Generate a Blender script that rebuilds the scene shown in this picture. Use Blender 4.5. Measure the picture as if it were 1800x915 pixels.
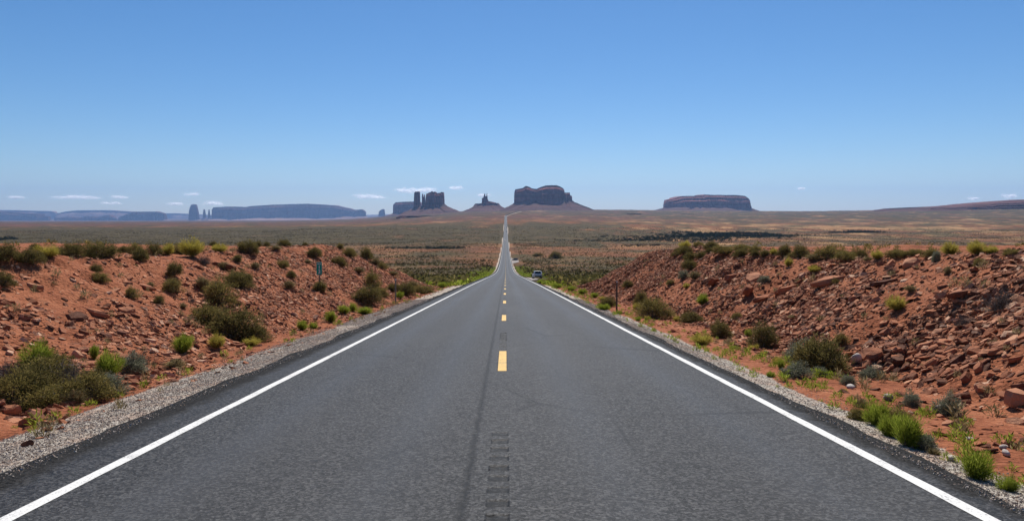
import bpy, math, random
import numpy as np
from mathutils import Vector

R = math.radians
SC = bpy.context.scene
for _o in list(bpy.data.objects):
    bpy.data.objects.remove(_o)
COL = SC.collection

# ------------------------------------------------------------------ camera
CAMZ, PITCH, FPX = 1.83, math.atan((457.5 - 372.0) / 1282.0), 1282.0
YAW = math.atan((900 - 889) / FPX)
cam = bpy.data.cameras.new('camera')
cam.sensor_width = 36.0
cam.lens = 36.0 * FPX / 1800.0
cam.clip_start, cam.clip_end = 0.1, 90000
camo = bpy.data.objects.new('camera', cam)
COL.objects.link(camo)
camo.location = (0.065, 0, CAMZ)
camo.rotation_euler = (math.pi / 2 - PITCH, 0, -YAW)
SC.camera = camo

# ------------------------------------------------------------------ sky, sun, exposure
SUN_EL, SUN_AZ = R(54), R(7)
w = bpy.data.worlds.new('World')
SC.world = w
w.use_nodes = True
nt = w.node_tree
nt.nodes.clear()
sky = nt.nodes.new('ShaderNodeTexSky')
sky.sky_type = 'NISHITA'
sky.sun_disc = False
sky.sun_elevation, sky.sun_rotation = SUN_EL, SUN_AZ
sky.altitude, sky.air_density, sky.dust_density, sky.ozone_density = 1600, 1.0, 0.55, 4.8
bg = nt.nodes.new('ShaderNodeBackground')
bg.inputs['Strength'].default_value = 0.092
out = nt.nodes.new('ShaderNodeOutputWorld')
hs = nt.nodes.new('ShaderNodeHueSaturation')
hs.inputs['Saturation'].default_value = 1.22
hs.inputs['Value'].default_value = .90
nt.links.new(sky.outputs[0], hs.inputs['Color'])
nt.links.new(hs.outputs[0], bg.inputs[0])
nt.links.new(bg.outputs[0], out.inputs[0])

sl = bpy.data.lights.new('sun', 'SUN')
sl.energy, sl.angle, sl.color = 5.0, R(0.53), (1.0, 0.945, 0.86)
suno = bpy.data.objects.new('sun', sl)
COL.objects.link(suno)
SUNV = Vector((math.sin(SUN_AZ) * math.cos(SUN_EL), math.cos(SUN_AZ) * math.cos(SUN_EL), math.sin(SUN_EL)))
suno.rotation_euler = SUNV.to_track_quat('Z', 'Y').to_euler()
suno.location = (0, 0, 60)

vs = SC.view_settings
vs.view_transform, vs.look, vs.exposure, vs.gamma, vs.use_curve_mapping = 'Standard', 'None', 0.22, 1.0, False
SC.cycles.use_denoising = True
SC.cycles.max_bounces = 6
SC.cycles.transparent_max_bounces = 24
SC.cycles.volume_bounces = 0
SC.cycles.sample_clamp_indirect = 6

RNG = np.random.default_rng(7)
random.seed(7)

# ------------------------------------------------------------------ numpy helpers
def _hash(ix, iy, seed):
    h = (ix.astype(np.int64) * 374761393 + iy.astype(np.int64) * 668265263 + seed * 974711) & 0x7fffffff
    h = ((h ^ (h >> 13)) * 1274126177) & 0x7fffffff
    return ((h ^ (h >> 16)) & 0xffff) / 65535.0

def vnoise(x, y, seed=0):
    x = np.asarray(x, float); y = np.asarray(y, float)
    ix, iy = np.floor(x), np.floor(y)
    fx, fy = x - ix, y - iy
    fx = fx * fx * (3 - 2 * fx); fy = fy * fy * (3 - 2 * fy)
    a = _hash(ix, iy, seed); b = _hash(ix + 1, iy, seed)
    c = _hash(ix, iy + 1, seed); d = _hash(ix + 1, iy + 1, seed)
    return (a + (b - a) * fx) * (1 - fy) + (c + (d - c) * fx) * fy

def fbm(x, y, seed=0, octv=4, gain=0.5):
    s, a, t = 0.0, 1.0, 0.0
    for k in range(octv):
        s = s + a * (vnoise(x * 2 ** k + 17.3 * k, y * 2 ** k - 9.1 * k, seed + k) - 0.5)
        t += a; a *= gain
    return 2 * s / t                      # about -1..1

def sstep(a, b, x):
    t = np.clip((x - a) / (b - a), 0, 1)
    return t * t * (3 - 2 * t)

def slope_at(py):
    return np.tan(-PITCH + np.arctan((457.5 - np.asarray(py, float)) / FPX))

def z_at(py, D):
    return CAMZ + D * slope_at(py)

def x_at(px, D):
    return 0.065 + (np.asarray(px, float) - 889.0) / FPX * D

# ------------------------------------------------------------------ terrain heights
RD = np.array([1, 5.2, 13.5, 40, 76.7, 97, 136, 191, 267, 344, 452, 567, 820, 1200, 1640, 2180, 2670, 2950, 3300, 4200, 5500, 7000, 9500, 13000, 21000, 48000], float)
RZ = np.array([1.83 + .075, 2.22, 2.85, 4.87, 7.72, 9.3, 12.35, 16.7, 22.5, 27.6, 32.9, 37.0, 43.4, 47.7, 42.2, 30.8, 22.9, 16.5, 9.0, -2.5, -8, -14, -14, -14, -14, -14], float)
LG = np.linspace(0, math.log(48000), 1600)
_z = np.interp(np.exp(LG), RD, RZ)
def _blur(v, n, it):
    for _ in range(it):
        p = np.pad(v, n, mode='edge')
        c = np.cumsum(np.insert(p, 0, 0))
        v = (c[2 * n + 1:] - c[:-2 * n - 1]) / (2 * n + 1)
    return v
_zs = _blur(_z, 12, 3)
_zs = np.where(np.exp(LG) < 60, 1.83 + .0755 * np.exp(LG), _zs)
_b = sstep(60, 110, np.exp(LG))
_zs = (1 - _b) * (1.83 + .0768 * np.exp(LG)) + _b * _zs

def zr(Y):
    Y = np.asarray(Y, float)
    return np.where(Y < 1.0, CAMZ - 1.83 - .0768 * Y, CAMZ - np.interp(np.log(np.maximum(Y, 1.0)), LG, _zs))

def xr(Y):
    Y = np.asarray(Y, float)
    t = np.clip((Y - 2850) / 1350, 0, 3)
    return 84 * np.where(t < .2, t * t * 2.5, t - .1)

CX = np.array([-300, 0, 300, 600, 690, 800, 886, 1000, 1200, 1400, 1600, 1800, 2100], float)
CD = np.array([60, 600, 1200, 1640, 2180, 2670, 3300, 4200, 5500, 7000, 9500, 13000, 21000, 30000, 48000], float)
# picture height (in pixels of a 1800 wide picture) at which the plain is seen, per distance and direction
CY = np.array([
 [None] * 13, [None] * 13,
 [421, 421, 421, 422, 423, 423, 423, 423, 421, 420, 420, 420, 420],
 [409, 409, 408, 407, 406, 405, 405, 405, 406, 407, 408, 408, 408],
 [400, 400, 399, 397, 394, 391, 390, 391, 394, 396, 397, 397, 397],
 [396.5, 396.5, 396, 394, 391, 386, 383, 385, 389, 391, 391, 390, 390],
 [394.5, 394.5, 394, 392.5, 389, 382.5, 379, 381, 385, 387, 385, 384, 384],
 [392.5, 392.5, 392, 391, 386, 378, 373, 376, 380, 382, 380, 377, 377],
 [391, 391, 390.7, 389.5, 383, 374, 371, 372, 375, 376, 372, 366, 366],
 [390, 390, 389.7, 388.3, 381.5, 371, 369.5, 368.5, 370, 371.3, 368, 360, 358],
 [389, 389, 389, 387.5, 380.5, 370.5, 369.3, 368.5, 370, 372.4, 370, 363, 362],
 [388.3, 388.3, 388, 386.5, 380, 370.5, 369.3, 368.5, 370, 372.4, 371, 366, 366],
 [388, 388, 387.7, 386.3, 380, 370.5, 369.3, 368.5, 370, 372.4, 371, 367, 367],
 [383.5, 383.5, 383.5, 382.5, 379, 370.5, 369.3, 368.5, 370, 372.4, 371, 368, 368],
 [379, 379, 379, 378.5, 377, 370.5, 369.3, 368.5, 370, 372.4, 371, 369, 369]], dtype=object)
_dz = np.zeros((len(CD), len(CX)))
for i in range(2, len(CD)):
    for j in range(len(CX)):
        _dz[i, j] = z_at(CY[i][j], CD[i]) - zr(CD[i])
_lgd = np.linspace(math.log(60), math.log(48000), 240)
_cxd = np.linspace(-300, 2100, 240)
_t1 = np.array([np.interp(_lgd, np.log(CD), _dz[:, j]) for j in range(len(CX))])
_tab = np.array([np.interp(_cxd, CX, _t1[:, k]) for k in range(240)])
for _ in range(3):
    _tab = np.array([_blur(r, 5, 1) for r in _tab])
    _tab = np.array([_blur(c, 4, 1) for c in _tab.T]).T

def valley(X, Y):
    Yc = np.maximum(Y, 60.0)
    lx = np.clip((889 + FPX * X / Yc + 300) / 2400 * 239, 0, 238.999)
    ld = np.clip((np.log(Yc) - _lgd[0]) / (_lgd[-1] - _lgd[0]) * 239, 0, 238.999)
    i, j = ld.astype(int), lx.astype(int)
    a, b = ld - i, lx - j
    d = (_tab[i, j] * (1 - b) + _tab[i, j + 1] * b) * (1 - a) + (_tab[i + 1, j] * (1 - b) + _tab[i + 1, j + 1] * b) * a
    near_road = np.exp(-((X - xr(Y)) / np.maximum(14.0, .012 * Yc)) ** 2)
    rough = fbm(X / 70, Yc / 70, 5, 4) * np.clip(Yc / 350, .5, 4) + fbm(X / 420, Yc / 420, 9, 3) * np.clip(Yc / 700, 0, 7)
    return zr(Y) + (d + rough) * (1 - near_road) - .45 - 3e-4 * np.clip(Yc - 300, 0, 5200) * near_road

TD = np.array([-30, 0, 18, 28, 40, 52, 60, 66, 72, 80, 90], float)
TL = np.array([-.1, -.62, -1.12, -1.66, -2.1, -2.35, -3.1, -4.0, -5.3, -7.2, -9.4], float) + CAMZ
TR = np.array([-.1, -.4, -1.02, -1.74, -2.15, -2.5, -3.2, -4.2, -5.5, -7.3, -9.4], float) + CAMZ

def bank_params(X, Y):
    left = X < 0
    a = np.abs(X)
    n1 = fbm(Y / 7.0, np.where(left, 3.0, 11.0), 21, 3)
    n2 = fbm(Y / 9.0, np.where(left, 5.0, 17.0), 31, 3)
    foot = np.where(left, 6.5, 7.0) + .5 * n1
    crest = np.where(left, 13.4, 13.0) + 1.1 * n2 - sstep(50, 78, Y) * 2.5
    return left, a, foot, crest

def H(X, Y, detail=True):
    X = np.asarray(X, float); Y = np.asarray(Y, float)
    left, a, foot, crest = bank_params(X, Y)
    zroad = zr(Y)
    edge = np.where(left, 4.4, 3.95)
    gout = np.where(left, 5.7, 4.75)
    ditch = zroad - .07 - .10 * np.clip((a - edge) / (gout - edge), 0, 1) - .12 * sstep(0, 1, (a - gout) / np.maximum(foot - gout, .1))
    ditch = np.where(a < edge - .05, zroad - .09, ditch)
    ditch = ditch + np.where(a > gout, .05 * fbm(X * 1.3, Y * 1.3, 77, 3), 0) * np.clip((a - gout) / .4, 0, 1)
    T = np.where(left, np.interp(Y, TD, TL), np.interp(Y, TD, TR))
    T = T + .16 * fbm(X / 6, Y / 6, 41, 3) + .012 * np.maximum(a - 16, 0) * np.where(left, .4, .2)
    s = np.clip((a - foot) / (crest - foot), 0, 1.0)
    p = .80 * s + .20 * sstep(0, 1, s)
    p = np.where(s < .12, p * (s / .12) ** .5, p)
    zb = ditch + (T - ditch) * p
    if detail:
        msk = sstep(0.02, .12, s) * (1 - .55 * sstep(.8, 1.15, s))
        # thin sandstone beds that break the slope into small ledges
        q = (zb - zroad) * 3.1 + .9 * fbm(X / 3.1, Y / 3.1, 51, 3) + Y * .05
        fr = q - np.floor(q)
        led = (sstep(.1, .85, fr) - fr)
        rough = .20 * fbm(X / 1.7, Y / 1.7, 61, 5, .60) + .30 * led * np.clip(fbm(X / 5, Y / 5, 63, 2) + .55, 0, 1)
        gul = np.abs(fbm(Y / 2.6 + .5 * fbm(X / 3, Y / 3, 83, 2), X / 14, 81, 3))
        zb = zb + msk * rough * np.where(left, .85, 1.1) - msk * .42 * np.clip(.28 - gul, 0, 1) / .28 * np.where(left, .55, .8)
    v = valley(X, Y)
    k = sstep(64, 92, Y + 5 * fbm(X / 9, Y / 9, 71, 2))
    kk = np.where(a < foot + .5, sstep(78, 100, Y), k)
    return zb * (1 - kk) + np.minimum(v, zb + 40) * kk

def hit(px, py, dmax=1e9):
    """where the line of sight through a picture point meets the ground"""
    t = np.geomspace(4, 9000, 5000)
    for _ in range(60):
        X = x_at(px, t); Z = z_at(py, t)
        f = Z - H(X, t)
        i = np.argmax(f < 0)
        if f[i] < 0 and t[i] <= dmax:
            D = t[i]
            return float(x_at(px, D)), float(D), float(H(np.array([x_at(px, D)]), np.array([D]))[0])
        py += 1.0
    D = min(dmax, 60)
    return float(x_at(px, D)), float(D), float(H(np.array([x_at(px, D)]), np.array([D]))[0])

# ------------------------------------------------------------------ mesh helpers
def link_mesh(name, me, mat=None, parent=None):
    o = bpy.data.objects.new(name, me)
    COL.objects.link(o)
    if mat is not None:
        for m in (mat if isinstance(mat, (list, tuple)) else [mat]):
            me.materials.append(m)
    if parent is not None:
        o.parent = parent
    return o

def np_mesh(name, V, loops, totals, smooth=False, attrs=None, midx=None):
    me = bpy.data.meshes.new(name)
    V = np.ascontiguousarray(V, np.float32)
    loops = np.ascontiguousarray(loops, np.int32).ravel()
    totals = np.ascontiguousarray(totals, np.int32)
    me.vertices.add(len(V)); me.vertices.foreach_set('co', V.ravel())
    me.loops.add(len(loops)); me.loops.foreach_set('vertex_index', loops)
    me.polygons.add(len(totals))
    st = np.concatenate([[0], np.cumsum(totals)[:-1]]).astype(np.int32)
    me.polygons.foreach_set('loop_start', st)
    me.polygons.foreach_set('loop_total', totals)
    me.polygons.foreach_set('use_smooth', np.full(len(totals), smooth, bool))
    if midx is not None:
        me.polygons.foreach_set('material_index', np.ascontiguousarray(midx, np.int32))
    for k, v in (attrs or {}).items():
        at = me.attributes.new(k, 'FLOAT', 'POINT')
        at.data.foreach_set('value', np.ascontiguousarray(v, np.float32))
    me.update(calc_edges=True)
    return me

def grid_mesh(name, V, nr, nc, smooth=True, attrs=None, wrap=False):
    i = np.arange(nr - 1)[:, None]
    j = np.arange(nc if wrap else nc - 1)[None, :]
    j2 = (j + 1) % nc
    q = np.stack([i * nc + j, i * nc + j2, (i + 1) * nc + j2, (i + 1) * nc + j], -1).reshape(-1, 4)
    return np_mesh(name, V, q, np.full(len(q), 4), smooth, attrs)

class MB:
    """collects hard-edged shapes into one mesh"""
    def __init__(s): s.v, s.f = [], []
    def add(s, vs_, fs):
        b = len(s.v); s.v += [tuple(p) for p in vs_]; s.f += [[b + i for i in f] for f in fs]
    def box(s, c, d, taper=1.0):
        x, y, z = c; a, b, h = d[0] / 2, d[1] / 2, d[2] / 2
        vs_ = [(x - a, y - b, z - h), (x + a, y - b, z - h), (x + a, y + b, z - h), (x - a, y + b, z - h)]
        a *= taper; b *= taper
        vs_ += [(x - a, y - b, z + h), (x + a, y - b, z + h), (x + a, y + b, z + h), (x - a, y + b, z + h)]
        s.add(vs_, [(3, 2, 1, 0), (4, 5, 6, 7), (0, 1, 5, 4), (1, 2, 6, 5), (2, 3, 7, 6), (3, 0, 4, 7)])
    def prism(s, pts, f0, f1):
        n = len(pts)
        s.add([f0(p) for p in pts] + [f1(p) for p in pts],
              [tuple(range(n - 1, -1, -1)), tuple(range(n, 2 * n))] + [(i, (i + 1) % n, n + (i + 1) % n, n + i) for i in range(n)])
    def loft(s, rings, caps=True):
        n = len(rings[0]); b = len(s.v)
        for r in rings: s.v += [tuple(p) for p in r]
        for k in range(len(rings) - 1):
            for i in range(n):
                s.f.append([b + k * n + i, b + k * n + (i + 1) % n, b + (k + 1) * n + (i + 1) % n, b + (k + 1) * n + i])
        if caps:
            s.f.append([b + i for i in range(n - 1, -1, -1)])
            s.f.append([b + (len(rings) - 1) * n + i for i in range(n)])
    def cyl(s, c, r, h, axis='x', n=20, r2=None):
        r2 = r if r2 is None else r2
        def P(t, rr, o):
            ca, sa = rr * math.cos(t), rr * math.sin(t)
            return {'x': (c[0] + o, c[1] + ca, c[2] + sa), 'y': (c[0] + ca, c[1] + o, c[2] + sa), 'z': (c[0] + ca, c[1] + sa, c[2] + o)}[axis]
        s.loft([[P(2 * math.pi * i / n, rr, o) for i in range(n)] for rr, o in ((r, -h / 2), (r2, h / 2))])
    def build(s, name, mat, parent=None, smooth=False, bevel=0):
        me = bpy.data.meshes.new(name)
        me.from_pydata(s.v, [], s.f)
        import bmesh
        bm = bmesh.new(); bm.from_mesh(me)
        bmesh.ops.recalc_face_normals(bm, faces=bm.faces)
        if bevel:
            bmesh.ops.bevel(bm, geom=list(bm.edges), offset=bevel, segments=2, profile=.6, affect='EDGES', clamp_overlap=True)
        bm.to_mesh(me); bm.free()
        if smooth:
            for p in me.polygons: p.use_smooth = True
        return link_mesh(name, me, mat, parent)

def empty(name, loc=(0, 0, 0), rz=0, label=None, cat=None, group=None):
    o = bpy.data.objects.new(name, None); COL.objects.link(o)
    o.empty_display_size = .3
    o.location = loc; o.rotation_euler = (0, 0, rz)
    tag(o, label, cat, group)
    return o

def tag(o, label=None, cat=None, group=None, kind=None):
    if label: o['label'] = label
    if cat: o['category'] = cat
    if group: o['group'] = group
    if kind: o['kind'] = kind
    return o

def dup(root, children=True):
    r = root.copy(); COL.objects.link(r)
    if children:
        for ch in list(root.children):
            c = ch.copy(); COL.objects.link(c); c.parent = r
            for g in list(ch.children):
                d = g.copy(); COL.objects.link(d); d.parent = c
    return r

# ------------------------------------------------------------------ material helpers
class MT:
    def __init__(s, name):
        s.m = bpy.data.materials.new(name); s.m.use_nodes = True
        s.t = s.m.node_tree; s.t.nodes.clear()
        s.out = s.t.nodes.new('ShaderNodeOutputMaterial')
        s._pos = None
    def n(s, kind, **kw):
        x = s.t.nodes.new('ShaderNode' + kind)
        for k, v in kw.items(): setattr(x, k, v)
        return x
    def set(s, sock, v):
        if hasattr(v, 'is_output') or hasattr(v, 'is_linked'): s.t.links.new(v, sock)
        elif isinstance(v, tuple) and len(v) == 3 and sock.type == 'RGBA': sock.default_value = (*v, 1)
        else: sock.default_value = v
    def pos(s):
        if s._pos is None:
            s._pos = s.n('NewGeometry').outputs['Position']
        return s._pos
    def obj(s): return s.n('TexCoord').outputs['Object']
    def mapping(s, vec, scale):
        m = s.n('Mapping'); s.set(m.inputs['Vector'], vec); m.inputs['Scale'].default_value = scale
        return m.outputs[0]
    def noise(s, scale, detail=3, rough=.55, vec=None, out='Fac', dist=0):
        x = s.n('TexNoise'); s.set(x.inputs['Vector'], vec if vec is not None else s.pos())
        x.inputs['Scale'].default_value = scale; x.inputs['Detail'].default_value = detail
        x.inputs['Roughness'].default_value = rough; x.inputs['Distortion'].default_value = dist
        return x.outputs[out]
    def voro(s, scale, vec=None, feature='F1', out='Distance'):
        x = s.n('TexVoronoi', feature=feature); s.set(x.inputs['Vector'], vec if vec is not None else s.pos())
        x.inputs['Scale'].default_value = scale
        return x.outputs[out]
    def attr(s, name): return s.n('Attribute', attribute_name=name).outputs['Fac']
    def math(s, op, a, b=0.0, c=None):
        x = s.n('Math', operation=op); s.set(x.inputs[0], a); s.set(x.inputs[1], b)
        if c is not None: s.set(x.inputs[2], c)
        return x.outputs[0]
    def remap(s, v, a, b, c=0.0, d=1.0):
        x = s.n('MapRange'); s.set(x.inputs[0], v)
        for i, q in enumerate((a, b, c, d)): s.set(x.inputs[i + 1], q)
        return x.outputs[0]
    def mix(s, f, a, b, mode='MIX'):
        x = s.n('Mix', data_type='RGBA', blend_type=mode)
        s.set(x.inputs[0], f); s.set(x.inputs[6], a); s.set(x.inputs[7], b)
        return x.outputs[2]
    def ramp(s, f, stops):
        x = s.n('ValToRGB'); s.set(x.inputs[0], f)
        e = x.color_ramp.elements
        while len(e) < len(stops): e.new(.5)
        for q, (p, c) in zip(e, stops): q.position = p; q.color = (*c, 1)
        return x.outputs[0]
    def island(s): return s.n('NewGeometry').outputs['Random Per Island']
    def objrand(s): return s.n('ObjectInfo').outputs['Random']
    def bump(s, h, dist=.02, strength=1.0):
        x = s.n('Bump'); s.set(x.inputs['Height'], h)
        x.inputs['Distance'].default_value = dist; x.inputs['Strength'].default_value = strength
        return x.outputs[0]
    def principled(s, col, rough=.9, spec=.25, normal=None, metal=0.0, **kw):
        x = s.n('BsdfPrincipled')
        s.set(x.inputs['Base Color'], col); s.set(x.inputs['Roughness'], rough)
        s.set(x.inputs['Specular IOR Level'], spec); s.set(x.inputs['Metallic'], metal)
        for k, v in kw.items(): s.set(x.inputs[k.replace('_', ' ')], v)
        if normal is not None: s.set(x.inputs['Normal'], normal)
        s.t.links.new(x.outputs[0], s.out.inputs[0])
        return s.m

def simple(name, col, rough=.6, spec=.4, metal=0.0, **kw):
    return MT(name).principled(col, rough, spec, None, metal, **kw)

def mat_ground():
    m = MT('desert_ground')
    bank, gravel, veg, pale = m.attr('bank'), m.attr('gravel'), m.attr('veg'), m.attr('pale')
    n_f = m.noise(9, 5, .65); n_m = m.noise(.9, 5, .6); n_l = m.noise(.07, 5, .6); n_x = m.noise(.006, 5, .62)
    # red dirt of the road cut
    dirt = m.ramp(m.math('MULTIPLY_ADD', n_f, .5, m.math('MULTIPLY', n_m, .5)),
                  [(.32, (.12, .038, .018)), (.44, (.245, .080, .037)), (.56, (.35, .128, .062)), (.70, (.44, .205, .118))])
    # open plain: red soil, sandy openings and grey-green scrub cover
    soil = m.ramp(m.math('MULTIPLY_ADD', n_l, .5, m.math('MULTIPLY', n_x, .5)),
                  [(.34, (.10, .036, .012)), (.46, (.165, .060, .020)), (.56, (.215, .086, .029)), (.68, (.28, .14, .056))])
    soil = m.mix(m.math('MULTIPLY', m.attr('maroon'), .9), soil, m.mix(n_l, (.060, .024, .017), (.135, .058, .038)))
    soil = m.mix(m.remap(m.noise(.35, 4, .7), .38, .66, 0, .6), soil, m.mix(.45, soil, (.075, .036, .02)))
    soil = m.mix(pale, soil, (.36, .20, .085))
    cover = m.math('ADD', m.math('MULTIPLY', m.noise(.13, 5, .8), .42), m.math('MULTIPLY', m.remap(m.noise(1, 5, .72, m.mapping(m.pos(), (.011, .0055, .01))), .34, .66, .08, .92), .58))
    cm = m.remap(m.math('ADD', cover, m.math('MULTIPLY_ADD', veg, .72, -.36)), .36, .62)
    green = m.ramp(m.noise(.09, 5, .75), [(.36, (.017, .0155, .004)), (.5, (.038, .035, .009)), (.62, (.075, .063, .020))])
    plain = m.mix(m.math('MULTIPLY', cm, .88), soil, green)
    base = m.mix(bank, plain, dirt)
    # crushed stone along the tarmac
    vc = m.voro(42, out='Color'); sep = m.n('SeparateColor'); m.set(sep.inputs[0], vc)
    stone = m.ramp(sep.outputs[0], [(0, (.19, .155, .125)), (.4, (.36, .315, .26)), (.8, (.48, .43, .365)), (1, (.57, .52, .45))])
    stone = m.mix(m.remap(m.noise(2.2, 4), .45, .65, 0, .65), stone, (.42, .27, .19))
    gm = m.remap(m.math('ADD', gravel, m.math('MULTIPLY_ADD', n_f, .7, -.35)), .42, .58)
    base = m.mix(gm, base, stone)
    h = m.math('ADD', m.math('MULTIPLY', n_f, .5), m.math('MULTIPLY', m.voro(14), .5))
    h = m.math('ADD', h, m.math('MULTIPLY', m.noise(1, 5, .7, m.mapping(m.pos(), (2.2, 6.5, 6.5))), 1.1))
    nrm = m.bump(h, .09, .9)
    return m.principled(base, .95, .12, nrm)

def mat_asphalt():
    m = MT('asphalt')
    p = m.pos(); s = m.n('SeparateXYZ'); m.set(s.inputs[0], p)
    X, Y = s.outputs[0], s.outputs[1]
    ax = m.math('ABSOLUTE', X)
    grain = m.math('ADD', m.math('MULTIPLY', m.noise(140, 3, .85), .78), m.math('MULTIPLY', m.noise(20, 3, .75), .22)); agg = m.voro(46, out='Color'); sp = m.n('SeparateColor'); m.set(sp.inputs[0], agg)
    col = m.ramp(m.math('MULTIPLY_ADD', grain, .74, m.math('MULTIPLY', sp.outputs[0], .26)),
                 [(.37, (.003, .003, .003)), (.45, (.017, .017, .0176)), (.52, (.039, .039, .040)), (.66, (.105, .104, .104))])
    pit = m.n('TexVoronoi', feature='F1'); m.set(pit.inputs['Vector'], p); pit.inputs['Scale'].default_value = 38
    pc = m.n('SeparateColor'); m.set(pc.inputs[0], pit.outputs['Color'])
    pm = m.math('MULTIPLY', m.remap(pit.outputs['Distance'], .14, .40, 1, 0), m.remap(pc.outputs[0], .35, .6, 0, .9))
    col = m.mix(pm, col, (.003, .003, .003))
    # polished wheel tracks, oil-dark lane middles, long soft mottling
    wheel = m.math('ABSOLUTE', m.math('SUBTRACT', ax, 1.85))
    trk = m.remap(m.math('ABSOLUTE', m.math('SUBTRACT', wheel, .85)), 0, .5, 1, 0)
    col = m.mix(m.math('MULTIPLY', trk, .18), col, (.066, .066, .067))
    mott = m.noise(1, 4, .6, m.mapping(p, (1.1, .16, 1)))
    col = m.mix(m.remap(mott, .40, .68, 0, .45), col, m.mix(.55, col, (.028, .028, .03)))
    patch = m.noise(1, 3, .55, m.mapping(p, (.45, .05, 1)))
    col = m.mix(m.remap(patch, .5, .7, 0, .2), col, (.085, .083, .082))
    # dark, fresh sealed strip outside the edge lines
    wob = m.math('MULTIPLY_ADD', m.noise(3, 3), .30, -.15)
    rgt = m.remap(m.math('ADD', X, wob), 3.80, 3.92)
    lft = m.remap(m.math('ADD', X, wob), -4.05, -4.25)
    dk = m.math('MAXIMUM', rgt, lft)
    col = m.mix(m.math('MULTIPLY', dk, .82), col, m.mix(m.remap(m.noise(30, 3, .8), .40, .60), (.004, .004, .004), (.046, .045, .044)))
    # paving joint left of the centre line
    jw = m.math('MULTIPLY_ADD', m.noise(4.5, 5, .75), .16, -.08)
    j = m.remap(m.math('ABSOLUTE', m.math('ADD', m.math('ADD', X, .27), jw)), .006, .055, 1, 0)
    j = m.math('MULTIPLY', j, m.remap(m.noise(5, 3), .22, .46))
    col = m.mix(m.math('MULTIPLY', j, .92), col, (.008, .008, .008))
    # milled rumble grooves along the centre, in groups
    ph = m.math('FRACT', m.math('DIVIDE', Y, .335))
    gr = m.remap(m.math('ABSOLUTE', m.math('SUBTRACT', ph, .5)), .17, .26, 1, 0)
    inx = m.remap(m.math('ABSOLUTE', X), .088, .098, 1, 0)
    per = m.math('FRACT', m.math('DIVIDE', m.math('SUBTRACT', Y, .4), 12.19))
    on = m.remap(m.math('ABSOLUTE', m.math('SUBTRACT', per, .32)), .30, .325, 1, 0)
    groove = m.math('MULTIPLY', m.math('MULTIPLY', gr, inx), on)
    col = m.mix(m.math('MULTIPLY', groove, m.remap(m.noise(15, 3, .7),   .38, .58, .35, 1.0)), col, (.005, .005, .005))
    # faint cross cracks
    ck = m.remap(m.voro(.16, m.mapping(p, (1, .55, 1)), 'DISTANCE_TO_EDGE'), 0, .006, 1, 0)
    col = m.mix(m.math('MULTIPLY', ck, m.remap(m.noise(.35, 2), .46, .58, 0, .7)), col, (.008, .008, .008))
    h = m.math('MULTIPLY', m.math('ADD', grain, sp.outputs[0]), .004)
    h = m.math('SUBTRACT', h, m.math('MULTIPLY', j, .008))
    b = m.n('Bump'); m.set(b.inputs['Height'], h); b.inputs['Distance'].default_value = 1.0; b.inputs['Strength'].default_value = .75
    return m.principled(m.mix(1.0, col, (1.02, 1.0, .97), 'MULTIPLY'), m.math('ADD', m.remap(trk, 0, 1, .60, .52), m.math('MULTIPLY', dk, .28)), m.math('MULTIPLY_ADD', dk, -.10, .15), b.outputs[0])

def mat_paint(name, c1, c2):
    m = MT(name)
    col = m.mix(m.remap(m.noise(34, 4, .7), .35, .65), c1, c2)
    wear = m.remap(m.math('ADD', m.noise(48, 3, .8), m.math('MULTIPLY', m.noise(2.2, 4, .7), .55)), .82, .96)
    col = m.mix(m.math('MULTIPLY', wear, .8), col, (.10, .10, .10))
    return m.principled(col, .7, .3, m.bump(m.noise(80, 2), .004, .7))

def mat_rock(name, stops, scale=1.0):
    m = MT(name)
    r = m.math('FRACT', m.math('ADD', m.island(), m.math('MULTIPLY', m.objrand(), 7.13)))
    c = m.ramp(r, stops)
    c = m.mix(m.remap(m.noise(7 * scale, 5, .65), .35, .7, 0, .45), c, m.mix(.5, c, (.50, .26, .16)))
    c = m.mix(m.remap(m.noise(3 * scale, 3), .55, .75, 0, .5), c, (.085, .042, .033))
    return m.principled(c, .88, .2, m.bump(m.noise(18 * scale, 5, .65), .04, .7))

def mat_leaf(name, stops, trans=.42):
    m = MT(name)
    r = m.island()
    c = m.ramp(m.math('FRACT', m.math('ADD', r, m.math('MULTIPLY', m.objrand(), .27))), stops)
    d = m.n('BsdfDiffuse'); m.set(d.inputs[0], c)
    t = m.n('BsdfTranslucent'); m.set(t.inputs[0], c)
    x = m.n('MixShader'); x.inputs[0].default_value = trans
    m.t.links.new(d.outputs[0], x.inputs[1]); m.t.links.new(t.outputs[0], x.inputs[2])
    m.t.links.new(x.outputs[0], m.out.inputs[0])
    return m.m

def mat_cliff(name, c1, c2, c3, strata=.05, haze=0):
    m = MT(name)
    p = m.pos()
    st = m.noise(1, 4, .6, m.mapping(p, (.0012, .0012, strata)))
    c = m.ramp(st, [(.3, c1), (.5, c2), (.7, c3)])
    vert = m.noise(1, 4, .65, m.mapping(p, (.03, .03, .003)))
    c = m.mix(m.remap(vert, .40, .62, 0, .8), c, m.mix(.5, c, (.07, .03, .025)))
    return m.principled(c, .95, .1, m.bump(vert, 12, .6))

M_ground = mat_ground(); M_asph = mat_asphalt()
M_white = mat_paint('white_road_paint', (.72, .71, .68), (.60, .59, .56))
M_yellow = mat_paint('yellow_road_paint', (.72, .47, .15), (.60, .38, .11))

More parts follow.
